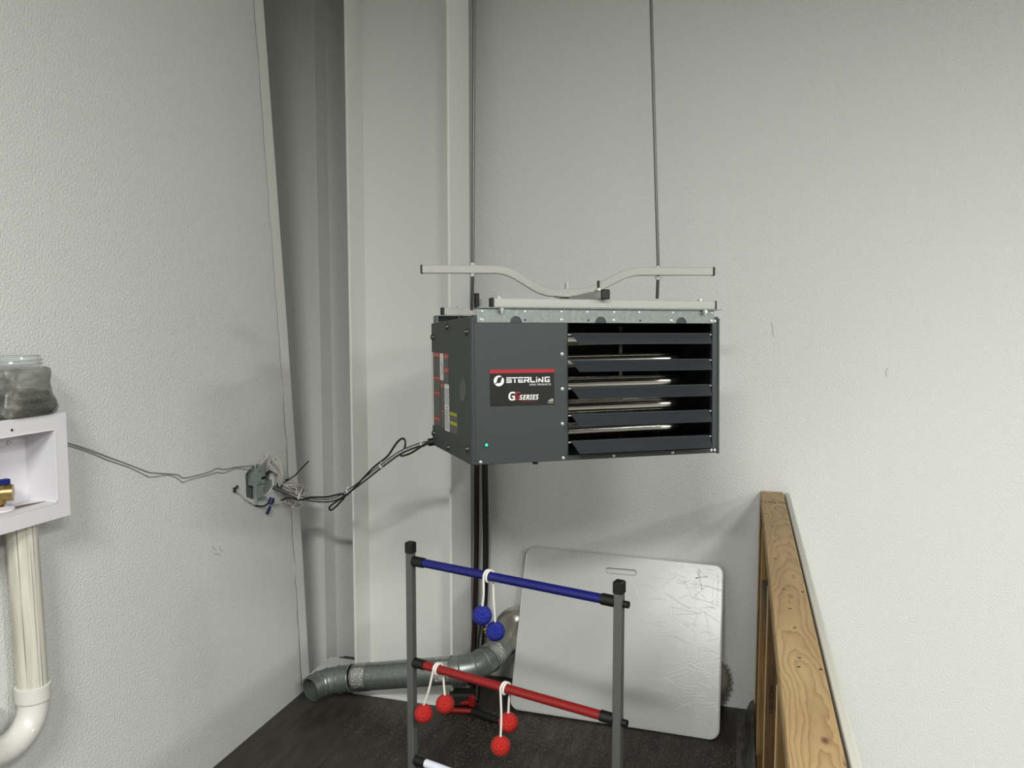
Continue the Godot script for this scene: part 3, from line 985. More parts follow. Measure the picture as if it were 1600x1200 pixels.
func name_plate_print(bd: Node3D) -> void:
	# all lettering is cut as thin raised print; x runs 0.051..0.236, y 0.157..0.2565
	var sx := 0.185 / 1330.0
	var px := func(x: float, y: float) -> Vector2:
		return Vector2(0.051 + (x - 80.0) * sx, 0.2565 - (y - 100.0) * 0.0995 / 735.0)
	var z := 0.0028
	var L := {
		"S": [[0, 8, 10, 10], [0, 4, 10, 6.2], [8, 0, 10, 6.2], [0, 0, 10, 2.4]],
		"T": [[0, 8, 10, 10], [3.9, 0, 6.3, 6.4]],
		"E": [[0, 8, 10, 10], [0, 0, 2.5, 6.4], [0, 3.6, 9.4, 5.4], [0, 0, 10, 2.2]],
		"R": [[0, 8, 10, 10], [0, 0, 2.4, 6.4], [0, 3.4, 10, 5.2], [7.8, 4, 10, 9]],
		"L": [[0, 0, 2.4, 10], [0, 0, 10, 2.3]],
		"i": [[0, 0, 2.4, 6.4], [0, 8, 2.4, 10]],
		"N": [[0, 0, 2.2, 6.6], [7.8, 0, 10, 10]],
		"G": [[0, 8, 10, 10], [0, 0, 2.4, 10], [0, 0, 10, 2.3], [7.7, 0, 10, 5.2], [5, 3.6, 10, 5.2]]}
	var w := Geo.new()
	var at := [["S", 412, 522], ["T", 530, 640], ["E", 652, 760], ["R", 775, 888], ["L", 905, 1003], ["i", 1025, 1125], ["N", 1072, 1178], ["G", 1205, 1315]]
	for e in at:
		var kx: float = (e[2] - e[1]) / 10.0
		for r in L[e[0]]:
			var a: Vector2 = px.call(e[1] + r[0] * kx, 368 - r[1] * 11.0)
			var b: Vector2 = px.call(e[1] + r[2] * kx, 368 - r[3] * 11.0)
			w.rect(a.x, a.y, b.x, b.y, z, z + 0.0004)
		var dg := []
		if e[0] == "R": dg = [[5, 3.4], [8, 3.4], [10.2, 0], [7.2, 0]]
		if e[0] == "N": dg = [[0, 7.4], [2.8, 7.4], [10, 0], [7, 0]]
		if dg.size():
			var pl := PackedVector2Array()
			for d in dg:
				pl.append(px.call(e[1] + d[0] * kx, 368 - d[1] * 11.0))
			w.prism(pl, z, z + 0.00045)
	var i3 := func(x: float, y: float) -> Transform3D:
		var p: Vector2 = px.call(x, y)
		return Transform3D(Basis(), Vector3(p.x, p.y, z + 0.0002))
	text(w, "HVAC PRODUCTS", 0.0050, i3.call(1113, 414), 400, 0.0, 1.2)
	text(w, "SERIES", 0.0139, i3.call(880, 668), 700, 0.2, 0.92)
	text(w, "G", 0.0235, i3.call(522, 642), 700, 0.04, 1.0)
	part("lettering", w, M.white_print, bd)
	var rd := Geo.new()
	text(rd, "G", 0.0235, i3.call(637, 640), 700, 0.04, 0.86)
	var a: Vector2 = px.call(720, 735)
	var b: Vector2 = px.call(1050, 743)
	rd.rect(a.x, a.y, b.x, b.y, z, z + 0.0004)
	part("red_lettering", rd, M.red_print, bd)
	# round emblem: a white disc cut by a slanted, S-shaped stroke
	var em := Geo.new()
	var c: Vector2 = px.call(260, 325)
	em.prism(circle(c, 104 * sx, 36), z, z + 0.0004)
	var disc := part("emblem", em, M.white_print, bd)
	var cut := Geo.new()
	for pl in [[[238, 255], [330, 245], [292, 365], [205, 372]], [[300, 232], [352, 255], [345, 262], [296, 252]], [[170, 372], [228, 362], [228, 376], [178, 386]]]:
		var pp := PackedVector2Array()
		for d in pl:
			pp.append(px.call(d[0], d[1]))
		cut.prism(pp, z + 0.0004, z + 0.0006)
	part("emblem_stroke", cut, M.badge, disc)
	var inner := Geo.new()
	var p4 := PackedVector2Array()
	for d in [[254, 268], [280, 266], [262, 352], [238, 354]]:
		p4.append(px.call(d[0], d[1]))
	inner.prism(p4, z + 0.0006, z + 0.0007)
	part("emblem_slot", inner, mat(Color(0.09, 0.09, 0.085), 0.4), disc)
	# little flag mark
	var fl := Geo.new()
	for r in [[1280, 745, 1385, 762], [1300, 728, 1390, 740], [1330, 710, 1385, 722], [1268, 785, 1385, 796]]:
		var a2: Vector2 = px.call(r[0], r[1])
		var b2: Vector2 = px.call(r[2], r[3])
		fl.rect(a2.x, a2.y, b2.x, b2.y, z, z + 0.0004)
	part("flag_mark", fl, mat(Color(0.72, 0.66, 0.65), 0.5), bd)


func hanger() -> void:
	# square-tube hanging kit: two bars on the rails, a cross bar, and a bent arm on a pivot bolt
	var t := thing("hanger_bracket", "pale grey square-tube hanging bracket with a bent arm on top of the heater", "bracket", HO, "", HB, true)
	var y := 0.4405
	for e in [[-0.018, 0.066, 0.750], [-HD + 0.03, 0.030, 0.720]]:
		var z: float = e[0]
		var b := part("bar", Geo.new().box(Vector3((e[1] + e[2]) / 2, y - 0.003, z), Vector3(e[2] - e[1], 0.0255, 0.0255), 0.0025), M.bracket, t)
		part("end_cap", Geo.new().box(Vector3(e[1] - 0.003, y - 0.003, z), Vector3(0.008, 0.0275, 0.0275), 0.002), M.black, b)
		part("end_cap", Geo.new().box(Vector3(e[2] + 0.002, y - 0.003, z), Vector3(0.004, 0.0265, 0.0265), 0.001), M.black, b)
		for x in [0.083, 0.704]:
			var bt := Geo.new()
			bt.tube([Vector3(x, 0.408, z), Vector3(x, 0.4545, z)], 0.0035, 8)
			hex_nut(bt, Vector3(x, 0.450, z), Vector3.UP, 0.0075, 0.006)
			hex_nut(bt, Vector3(x, 0.4155, z), Vector3.UP, 0.0075, 0.006)
			bt.lathe([Vector2(0.011, 0), Vector2(0.011, 0.0014), Vector2(0, 0.0014)], Transform3D(Basis(), Vector3(x, 0.4496, z)), 14)
			if z > -0.1:
				# the bolt heads show in front of the rail's upper lip
				hex_nut(bt, Vector3(x, 0.413, z + 0.03), Vector3.UP, 0.0075, 0.008)
				bt.tube([Vector3(x, 0.408, z + 0.03), Vector3(x, 0.4235, z + 0.03)], 0.0035, 8)
			part("bolt", bt, M.zinc, b)
	var cb := part("cross_bar", Geo.new().box(Vector3(0.384, 0.463, -0.235), Vector3(0.0255, 0.0255, 0.50), 0.003), M.bracket, t)
	part("end_cap", Geo.new().box(Vector3(0.384, 0.463, 0.018), Vector3(0.0275, 0.0275, 0.008), 0.003), M.black, cb)
	var cbolt := Geo.new()
	cbolt.tube([Vector3(0.376, 0.470, -0.012), Vector3(0.376, 0.503, -0.012)], 0.004, 10)
	part("stud_bolt", cbolt, mat(Color(0.16, 0.16, 0.15), 0.4, 0.6), cb)
	var cn := Geo.new()
	hex_nut(cn, Vector3(0.376, 0.4758, -0.012), Vector3.UP, 0.0078, 0.007)
	cn.lathe([Vector2(0.012, 0), Vector2(0.012, 0.0015), Vector2(0, 0.0015)], Transform3D(Basis(), Vector3(0.376, 0.4756, -0.012)), 14)
	part("nut", cn, M.zinc, cb)
	# bent arm, in world axes turned into the heater's frame
	var inv := Transform3D(HB, HO).affine_inverse()
	var u := Vector3(0.95, 0, -0.312).normalized()
	var base := Vector3(-0.944, 1.775, -2.267)
	var prof := [[-0.005, 0.0], [0.15, 0.0], [0.225, -0.0005], [0.25, -0.005], [0.275, -0.0145], [0.30, -0.029], [0.335, -0.051], [0.355, -0.0615], [0.38, -0.0695], [0.41, -0.0715], [0.47, -0.0715], [0.50, -0.0685], [0.525, -0.0605], [0.55, -0.0485], [0.59, -0.028], [0.615, -0.0155], [0.64, -0.008], [0.665, -0.0055], [0.73, -0.005], [0.892, -0.005]]
	var hv := 0.0127
	var arm := Geo.new()
	var side := u.cross(Vector3.UP).normalized() * hv
	var rings := []
	for i in prof.size():
		var p: Vector3 = base + u * prof[i][0] + Vector3.UP * prof[i][1]
		var a: Array = prof[maxi(i - 1, 0)]
		var b: Array = prof[mini(i + 1, prof.size() - 1)]
		var tg: Vector3 = (u * (b[0] - a[0]) + Vector3.UP * (b[1] - a[1])).normalized()
		var nn := side.normalized().cross(tg).normalized() * hv
		if nn.y < 0: nn = -nn
		var rg := []
		for c in [[1, 0.8], [0.8, 1], [-0.8, 1], [-1, 0.8], [-1, -0.8], [-0.8, -1], [0.8, -1], [1, -0.8]]:
			rg.append([inv * (p + side * c[0] + nn * c[1]), inv.basis * (side * (1.0 if absf(c[0]) == 1.0 else 0.0) * c[0] + nn * (1.0 if absf(c[1]) == 1.0 else 0.0) * c[1]).normalized()])
		rings.append(rg)
	for i in rings.size() - 1:
		for k in 8:
			var k2 := (k + 1) % 8
			var n0: Vector3 = (rings[i][k][1] + rings[i][k2][1]).normalized()
			var n1: Vector3 = (rings[i + 1][k][1] + rings[i + 1][k2][1]).normalized()
			arm.smooth([rings[i][k][0], rings[i][k2][0], rings[i + 1][k2][0], rings[i + 1][k][0]], [n0, n0, n1, n1], [Vector2.ZERO, Vector2.ZERO, Vector2.ZERO, Vector2.ZERO])
	var am := part("bent_arm", arm, M.bracket, t)
	for s in [-1, 1]:
		var p: Vector3 = base + (u * -0.0075 if s < 0 else u * 0.8955 + Vector3.UP * -0.005)
		var bs := Basis(u, Vector3.UP, u.cross(Vector3.UP))
		part("end_cap", Geo.new().box(inv * p, Vector3(0.007, 0.0275, 0.0275), 0.002, inv.basis * bs), M.black, am)
	var pv := Geo.new()
	var pp: Vector3 = base + u * 0.440 + Vector3.UP * -0.0588
	var up: Vector3 = inv.basis * Vector3.UP
	var ip: Vector3 = inv * pp
	pv.lathe([Vector2(0.011, 0), Vector2(0.011, 0.0018), Vector2(0, 0.0018)], Transform3D(facing(up), ip), 16)
	hex_nut(pv, ip + up * 0.0018, up, 0.0078, 0.008)
	hex_nut(pv, ip + up * 0.0105, up, 0.0074, 0.006)
	pv.tube([ip + up * 0.01, ip + up * 0.02], 0.0042, 10)
	part("pivot_bolt", pv, M.zinc, am)
	var pl := Geo.new().box(Vector3(0.375, 0.4745, -0.24), Vector3(0.085, 0.004, 0.035), 0.001)
	part("pivot_plate", pl, M.zinc, t)
	# threaded rods up to the ceiling
	for e in [[Vector3(-0.806, 1.652, -2.312), Vector3(-0.802, 1.775, -2.314), Vector3(-0.775, 5.2, -2.322), "threaded rod holding the end of the bracket arm next to the column", "column"], [Vector3(-0.258, 1.686, -2.492), Vector3(-0.2555, 1.77, -2.492), Vector3(-0.395, 5.2, -2.45), "threaded rod holding the free end of the bracket arm in front of bare wall", ""]]:
		var b: Vector3 = e[0]
		var m: Vector3 = e[1]
		var r := thing("threaded_rod", e[3], "rod", b, "")
		var pts := [b]
		var n := 40
		for i in range(1, n + 1):
			var y2 := lerpf(b.y, m.y, i / float(n))
			pts.append(Vector3(lerpf(b.x, m.x, i / float(n)), y2, m.z))
		pts.append(e[2])
		part("shaft", Geo.new().tube(pts, 0.0047, 10), M.rod, r)
		var th := Geo.new()
		for i in 44:
			var p2 := b.lerp(m, (i + 0.5) / 44.0)
			if absf(p2.y - m.y) > 0.013:
				th.lathe([Vector2(0.0046, -0.0011), Vector2(0.0054, 0.0), Vector2(0.0046, 0.0011)], Transform3D(Basis(), p2), 8)
		part("thread", th, M.rod, r)
		for s in [[0.0132, 0.007], [-0.0212, 0.008]]:
			var nt := Geo.new()
			hex_nut(nt, m + Vector3(0, s[0] - (0.0 if e[4] else 0.004), 0), Vector3.UP, 0.0082, s[1])
			nt.lathe([Vector2(0.0115, 0), Vector2(0.0115, 0.0016), Vector2(0.0, 0.0016)], Transform3D(Basis(), m + Vector3(0, (s[0] - 0.0005 if s[0] > 0 else s[0] + 0.0075) - (0.0 if e[4] else 0.004), 0)), 14)
			part("nut", nt, M.zinc, r)


# ---------------------------------------------------------------- left wall
func left_wall_things() -> void:
	# plastic washing-machine outlet box screwed to the wall
	var z0 := -1.642
	var z1 := -1.285
	var t := thing("outlet_box", "white plastic laundry outlet box screwed to the left wall under the grey jar", "outlet box", Vector3(-1.81, 1.105, -1.46))
	var xf := Transform3D(Basis(Vector3(0, 0, 1), Vector3(0, 1, 0), Vector3(-1, 0, 0)), Vector3(-1.70, 0, 0))
	var outer := rounded(z0, 1.105, z1, 1.379, 0.003, 2)
	var inner := rounded(-1.603, 1.148, -1.325, 1.337, 0.004, 2)
	part("front_frame", Geo.new().prism(outer, 0.0, 0.006, xf, inner), M.pvc_box, t)
	var body := rounded(-1.609, 1.142, -1.319, 1.343, 0.004, 2)
	part("body", Geo.new().prism(body, 0.006, 0.110, xf, inner), M.pvc_box, t)
	part("back_panel", Geo.new().prism(inner, 0.098, 0.102, xf), M.pvc_box, t)
	part("frame_rim", Geo.new().prism(rounded(-1.6045, 1.1465, -1.3235, 1.3385, 0.004, 2), -0.0015, 0.0, xf, inner), M.white_print, t)
	for p in [[-1.701, 1.353, -1.481, 0.0036, true], [-1.797, 1.306, -1.555, 0.006, false], [-1.797, 1.182, -1.556, 0.006, false]]:
		var s := Geo.new()
		s.lathe([Vector2(p[3], 0), Vector2(p[3] * 0.9, 0.002), Vector2(p[3] * 0.4, 0.0026), Vector2(0, 0.0018)], Transform3D(facing(Vector3.RIGHT), Vector3(p[0], p[1], p[2])), 14)
		part("screw", s, M.black if p[4] else M.zinc, t)
	var st := Geo.new().prism(PackedVector2Array([Vector2(-1.60, 0.0), Vector2(-1.42, 0.0), Vector2(-1.42, 0.05), Vector2(-1.50, 0.03), Vector2(-1.56, 0.018)]), 0.0, 0.001, Transform3D(Basis(Vector3(0, 0, 1), Vector3(-1, 0, 0), Vector3(0, 1, 0)), Vector3(-1.735, 1.1481, 0)))
	part("dirt_film", st, mat(Color(0.42, 0.36, 0.30), 0.9), t, "brown dirt left on the box floor")
	# brass valve with a blue lever, standing in the box
	var v := thing("supply_valve", "brass water valve with a blue lever inside the white outlet box", "valve", Vector3(-1.755, 1.149, -1.487))
	var vb := Geo.new()
	vb.ball(Vector3(-1.757, 1.192, -1.490), 0.019, 14, 20)
	vb.tube([Vector3(-1.755, 1.165, -1.487), Vector3(-1.755, 1.213, -1.487)], 0.012, 14)
	vb.tube([Vector3(-1.755, 1.192, -1.493), Vector3(-1.737, 1.192, -1.508)], [0.0205, 0.0205], 24)
	part("body", vb, M.brass, v)
	part("stem", Geo.new().tube([Vector3(-1.755, 1.149, -1.487), Vector3(-1.755, 1.168, -1.487)], 0.008, 12), M.copper, v)
	part("lever", Geo.new().box(Vector3(-1.752, 1.219, -1.478), Vector3(0.018, 0.014, 0.062), 0.002).tube([Vector3(-1.755, 1.21, -1.487), Vector3(-1.755, 1.226, -1.487)], 0.006, 10), M.blue_lever, v)
	part("escutcheon", Geo.new().lathe([Vector2(0.03, 0), Vector2(0.03, 0.004), Vector2(0.012, 0.010), Vector2(0, 0.010)], Transform3D(Basis(), Vector3(-1.755, 1.149, -1.487)), 24), M.pvc_box, v)
	# grey jar half full of lint on top
	var j := thing("lint_jar", "cloudy grey screw-neck plastic jar half full of lint on the outlet box", "jar", Vector3(-1.745, 1.379, -1.54))
	var c := Vector3(-1.747, 1.3795, -1.541)
	var levels := [[0.0, 0.90], [0.006, 0.985], [0.018, 1.03], [0.034, 1.0], [0.052, 0.90], [0.068, 0.865], [0.086, 0.845], [0.094, 0.87], [0.108, 0.885], [0.118, 0.86], [0.122, 0.78]]
	var loft := func(g: Geo, lv: Array, sx: float, sz: float, close_top: bool) -> void:
		var sides := 40
		var rings := []
		for l in lv:
			var rg := []
			for k in sides + 1:
				var a := TAU * k / sides
				var ca := cos(a)
				var sa := sin(a)
				rg.append(c + Vector3(signf(ca) * pow(absf(ca), 0.42) * sx * l[1], l[0], signf(sa) * pow(absf(sa), 0.42) * sz * l[1]))
			rings.append(rg)
		for i in rings.size() - 1:
			for k in sides:
				var km := (k + sides - 1) % sides
				var nrm := func(ii: int, kk: int) -> Vector3:
					var i0 := maxi(ii - 1, 0)
					var i1 := mini(ii + 1, rings.size() - 1)
					var k0 := (kk + sides - 1) % sides
					var k1 := (kk + 1) % sides
					var nn: Vector3 = (rings[i1][kk] - rings[i0][kk]).cross(rings[ii][k1] - rings[ii][k0]).normalized()
					return nn if nn.dot(rings[ii][kk] - c - Vector3(0, rings[ii][kk].y - c.y, 0)) > 0 else -nn
				var k2 := (k + 1) % sides
				g.smooth([rings[i][k], rings[i][k + 1], rings[i + 1][k + 1], rings[i + 1][k]], [nrm.call(i, k), nrm.call(i, k2), nrm.call(i + 1, k2), nrm.call(i + 1, k)], [Vector2(k / 40.0, lv[i][0]), Vector2((k + 1) / 40.0, lv[i][0]), Vector2((k + 1) / 40.0, lv[i + 1][0]), Vector2(k / 40.0, lv[i + 1][0])])
		g.face(rings[0].slice(0, sides), Vector3.DOWN)
		if close_top:
			g.face(rings[-1].slice(0, sides), Vector3.UP)
	var jg := Geo.new()
	loft.call(jg, levels, 0.060, 0.082, false)
	part("body", jg, M.jar, j)
	var lg := Geo.new()
	loft.call(lg, [[0.003, 0.86], [0.02, 0.985], [0.036, 0.965], [0.050, 0.86], [0.060, 0.78], [0.066, 0.55], [0.063, 0.2]], 0.060, 0.082, true)
	part("lint", lg, M.lint, j, "dark grey dust and lint in the bottom")
	var ng := Geo.new()
	var nx := Transform3D(Basis.from_scale(Vector3(0.82, 1, 1)), c)
	ng.lathe([Vector2(0.068, 0.119), Vector2(0.0655, 0.125), Vector2(0.063, 0.129), Vector2(0.066, 0.131), Vector2(0.063, 0.134), Vector2(0.062, 0.138), Vector2(0.065, 0.140), Vector2(0.062, 0.143), Vector2(0.061, 0.151), Vector2(0.058, 0.151), Vector2(0.058, 0.126)], nx, 40)
	for nl in [[0.0660, 0.1315], [0.0650, 0.1405], [0.0605, 0.1505]]:
		var rg := []
		for k in 41:
			rg.append(c + Vector3(cos(TAU * k / 40) * nl[0] * 0.82, nl[1], sin(TAU * k / 40) * nl[0]))
		part("thread", Geo.new().tube(rg, 0.0011, 6), mat(Color(0.66, 0.67, 0.66), 0.25), j)
	part("neck", ng, M.jar_neck, j, "clear screw-thread neck")
	# PVC drain pipe with a trap below the box
	var p := thing("drain_pipe", "stained white plastic drain pipe with a trap bend below the outlet box", "pipe", Vector3(-1.757, 0.55, -1.55))
	part("standpipe", Geo.new().tube([Vector3(-1.757, 0.655, -1.553), Vector3(-1.757, 0.86, -1.549), Vector3(-1.757, 1.141, -1.543)], 0.036, 28), M.pipe_stain, p, "brown-streaked straight pipe")
	var bend := [Vector3(-1.757, 0.665, -1.554)]
	for i in 13:
		var a := PI * i / 12.0
		bend.append(Vector3(-1.757, 0.628 - 0.085 * sin(a), -1.554 + 0.085 - 0.085 * cos(a)))
	bend.append(Vector3(-1.757, 0.70, -1.384))
	part("trap", Geo.new().tube(bend, 0.0365, 26), M.pvc, p, "glossy white trap bend")
	for hz in [-1.553, -1.384]:
		part("hub", Geo.new().lathe([Vector2(0.036, 0.632), Vector2(0.0415, 0.634), Vector2(0.042, 0.672), Vector2(0.036, 0.673)], Transform3D(Basis(), Vector3(-1.757, 0, hz)), 30), M.pvc, p)
	part("plug", Geo.new().lathe([Vector2(0.010, -0.002), Vector2(0.010, 0.0015), Vector2(0.007, 0.0022), Vector2(0, 0.0022)], Transform3D(facing(Vector3(0.75, -0.35, -0.3)), Vector3(-1.727, 0.566, -1.522)), 18), M.white_print, p)
	single("supply_hose", Geo.new().tube(curve([Vector3(-1.765, 1.141, -1.415), Vector3(-1.77, 0.98, -1.405), Vector3(-1.785, 0.85, -1.415), Vector3(-1.795, 0.70, -1.43), Vector3(-1.795, 0.50, -1.42)], 8), 0.011, 14), M.hose_yellow, "pale yellow supply hose beside the stained drain pipe", "hose", Vector3(-1.795, 0.50, -1.42))


func wiring() -> void:
	# steel wiring box in the hole of the wall
	var b := thing("junction_box", "galvanised steel junction box sunk in a ragged hole in the left wall", "junction box", Vector3(-1.84, 0.93, -2.65))
	var g := Geo.new()
	g.box(Vector3(-1.846, 0.985, -2.655), Vector3(0.004, 0.15, 0.20))
	for e in [[0.0, 0.075, 0.004, 0.20, 0.0], [0.0, -0.075, 0.004, 0.20, 0.0]]:
		g.box(Vector3(-1.839, 0.985 + e[1], -2.655), Vector3(0.018, 0.003, 0.20))
	for s in [-0.10, 0.10]:
		g.box(Vector3(-1.839, 0.985, -2.655 + s), Vector3(0.018, 0.15, 0.003))
	part("box", g, M.galv_box, b)
	var pl := Geo.new()
	pl.box(Vector3(-1.806, 1.012, -2.652), Vector3(0.003, 0.072, 0.066), 0.001)
	pl.box(Vector3(-1.822, 1.012, -2.619), Vector3(0.034, 0.072, 0.003))
	part("cover_plate", pl, M.galv_box, b)
	var sl := Geo.new().box(Vector3(-1.8042, 0.998, -2.672), Vector3(0.001, 0.010, 0.03))
	part("slot", sl, M.black, b)
	for e in [[1.028, -2.648], [0.984, -2.650]]:
		part("screw_hole", Geo.new().lathe([Vector2(0.003, 0), Vector2(0.003, 0.0006), Vector2(0, 0.0006)], Transform3D(facing(Vector3.RIGHT), Vector3(-1.8045, e[0], e[1])), 10), M.black, b)
	var ch := Geo.new()
	ch.box(Vector3(-1.818, 0.945, -2.70), Vector3(0.004, 0.065, 0.095), 0.001)
	ch.box(Vector3(-1.800, 0.950, -2.645), Vector3(0.003, 0.050, 0.034), 0.001)
	ch.box(Vector3(-1.810, 0.950, -2.662), Vector3(0.02, 0.050, 0.002))
	ch.box(Vector3(-1.810, 0.950, -2.628), Vector3(0.02, 0.050, 0.002))
	ch.box(Vector3(-1.803, 0.920, -2.650), Vector3(0.014, 0.004, 0.055), 0.001)
	ch.box(Vector3(-1.806, 0.945, -2.617), Vector3(0.018, 0.066, 0.003))
	part("bracket", ch, M.galv_box, b)
	# fan of white wires gathered by one black tie
	var rng := RandomNumberGenerator.new()
	rng.seed = 77
	var w := thing("wire_bundle", "fan of loose white wires tied with a black cable tie at the wiring box", "wires", Vector3(-1.80, 0.96, -2.74))
	var tie := Vector3(-1.772, 0.960, -2.737)
	for k in 22:
		var s := Vector3(-1.835, rng.randf_range(1.0, 1.035), rng.randf_range(-2.695, -2.735))
		var out := Vector3(rng.randf_range(-1.80, -1.768), rng.randf_range(1.025, 1.075), rng.randf_range(-2.68, -2.745))
		var tp := tie + Vector3(rng.randfn(0, 0.004), rng.randfn(0, 0.005), rng.randfn(0, 0.003))
		var yy := rng.randf_range(0.850, 0.935)
		var far := Vector3(rng.randf_range(-1.785, -1.745), yy, -2.75 - rng.randf_range(0.07, 0.19) * (1.0 if yy < 0.92 else 0.8))
		var back := far.lerp(tie, rng.randf_range(0.2, 0.5)) + Vector3(rng.randf_range(0.0, 0.02), rng.randf_range(-0.06, -0.02), rng.randf_range(-0.02, 0.02))
		part("wire", Geo.new().tube(curve([s, s.lerp(out, 0.6) + Vector3(0.012, 0.012, 0), out, out.lerp(tp, 0.5) + Vector3(0.012, 0.004, -0.006), tp, tp.lerp(far, 0.55) + Vector3(0.008, rng.randf_range(-0.01, 0.02), 0), far, back], 7), 0.0026, 6), M.wire if k % 4 else mat(Color(0.72, 0.71, 0.68), 0.5), w)
	# thin curled ends above the box
	for k in 7:
		var s := Vector3(-1.806, 1.045, -2.62 - k * 0.014)
		var e := s + Vector3(rng.randf_range(0.005, 0.02), rng.randf_range(0.02, 0.05), rng.randf_range(-0.03, 0.03))
		part("wire", Geo.new().tube(curve([s - Vector3(0.02, 0.012, 0), s, e, e + Vector3(0.006, rng.randf_range(-0.02, 0.01), rng.randf_range(-0.03, 0.03))], 6), 0.0013, 6), M.wire, w)
	var tg := Geo.new()
	tg.tube([tie + Vector3(0.014, 0, 0.004), tie + Vector3(0.006, -0.012, 0.01), tie + Vector3(-0.008, -0.011, 0.008), tie + Vector3(-0.013, 0.002, 0.0), tie + Vector3(-0.004, 0.013, -0.006), tie + Vector3(0.010, 0.009, -0.002)], 0.003, 6)
	tg.box(tie + Vector3(0.012, 0.014, -0.028), Vector3(0.007, 0.009, 0.008), 0.001)
	tg.tube([tie + Vector3(0.010, 0.006, -0.012), Vector3(-1.745, 0.985, -2.80), Vector3(-1.735, 1.03, -2.895)], 0.0027, 6)
	part("cable_tie", tg, M.black, w)
	# pair of thin wires sagging along the wall from the outlet box
	var pr := thing("thin_wire", "pair of thin grey wires sagging along the left wall from outlet box to wiring box", "wire", Vector3(-1.804, 1.08, -2.2))
	var pa := [Vector3(-1.8065, 1.285, -1.70), Vector3(-1.806, 1.277, -1.743), Vector3(-1.802, 1.248, -1.815), Vector3(-1.804, 1.215, -1.885), Vector3(-1.806, 1.176, -1.97), Vector3(-1.805, 1.140, -2.045), Vector3(-1.805, 1.132, -2.07), Vector3(-1.806, 1.115, -2.14), Vector3(-1.806, 1.103, -2.185), Vector3(-1.806, 1.088, -2.21), Vector3(-1.806, 1.084, -2.25), Vector3(-1.806, 1.082, -2.34), Vector3(-1.806, 1.088, -2.39), Vector3(-1.807, 1.076, -2.43), Vector3(-1.806, 1.072, -2.50), Vector3(-1.806, 1.062, -2.58), Vector3(-1.803, 1.056, -2.66)]
	part("strand", Geo.new().tube(curve(pa, 5), 0.0013, 6), M.wire_grey, pr)
	var pb := []
	for i in pa.size():
		pb.append(pa[i] + Vector3(0.0, -0.004 - 0.011 * absf(sin(i * 0.9)) * (0.3 if i < 3 or i > 15 else 1.0), 0.002 * cos(i * 2.1)))
	part("strand", Geo.new().tube(curve(pb, 5), 0.0013, 6), mat(Color(0.58, 0.58, 0.56), 0.55), pr)
	# sensor lead that hangs from a small anchor below the box
	var sn := thing("sensor_lead", "white and black lead hanging in a curve below the wiring box with blue wire nuts", "wire", Vector3(-1.80, 0.90, -2.60))
	part("anchor", Geo.new().tube([Vector3(-1.81, 0.992, -2.488), Vector3(-1.80, 0.995, -2.490), Vector3(-1.797, 1.003, -2.497)], 0.005, 8).ball(Vector3(-1.801, 0.985, -2.483), 0.006, 8, 10), M.black, sn)
	part("white_lead", Geo.new().tube(curve([Vector3(-1.802, 0.988, -2.488), Vector3(-1.797, 0.966, -2.515), Vector3(-1.798, 0.938, -2.547), Vector3(-1.799, 0.918, -2.583), Vector3(-1.80, 0.902, -2.612)], 6), 0.0026, 7), M.wire, sn)
	part("black_lead", Geo.new().tube(curve([Vector3(-1.80, 0.904, -2.605), Vector3(-1.797, 0.893, -2.635), Vector3(-1.796, 0.889, -2.665), Vector3(-1.796, 0.895, -2.692)], 6), 0.0032, 7), M.wire_black, sn)
	part("white_lead", Geo.new().tube(curve([Vector3(-1.796, 0.894, -2.69), Vector3(-1.794, 0.883, -2.72), Vector3(-1.79, 0.879, -2.76), Vector3(-1.78, 0.885, -2.79)], 6), 0.002, 7), M.wire, sn)
	part("wire_nut", Geo.new().tube([Vector3(-1.794, 0.888, -2.694), Vector3(-1.791, 0.897, -2.698), Vector3(-1.788, 0.912, -2.704)], [0.008, 0.0125, 0.010], 10), M.nut_blue, sn)
	part("wire_nut", Geo.new().tube([Vector3(-1.795, 0.876, -2.699), Vector3(-1.796, 0.853, -2.676)], [0.0055, 0.0065], 9), M.nut_blue, sn)
	# armoured cable and a black cord from the box to the heater
	var path := [Vector3(-1.80, 0.948, -2.735), Vector3(-1.70, 0.929, -2.705), Vector3(-1.647, 0.925, -2.684), Vector3(-1.539, 0.930, -2.643), Vector3(-1.452, 0.950, -2.609), Vector3(-1.367, 1.000, -2.576), Vector3(-1.285, 1.056, -2.544), Vector3(-1.205, 1.112, -2.51), Vector3(-1.127, 1.162, -2.476), Vector3(-1.051, 1.195, -2.439), Vector3(-0.992, 1.214, -2.408)]
	var cp := curve(path, 10)
	var ac := thing("armored_cable", "ribbed grey armoured cable curving from the wiring box to the heater", "cable", Vector3(-1.80, 0.925, -2.735))
	part("jacket", Geo.new().tube(cp, 0.0062, 10), M.armor, ac)
	var rb := Geo.new()
	var total := 0.0
	for i in cp.size() - 1:
		total += cp[i].distance_to(cp[i + 1])
	var step := total / 130.0
	var acc := 0.0
	for i in cp.size() - 1:
		var d: float = cp[i].distance_to(cp[i + 1])
		while acc < d:
			rb.lathe([Vector2(0.006, -0.0026), Vector2(0.0078, -0.001), Vector2(0.0078, 0.001), Vector2(0.006, 0.0026)], Transform3D(facing(cp[i + 1] - cp[i]), cp[i].lerp(cp[i + 1], acc / d)), 10)
			acc += step
		acc -= d
	part("ribs", rb, M.armor, ac)
	ac.get_node("ribs").set_meta("kind", "stuff")
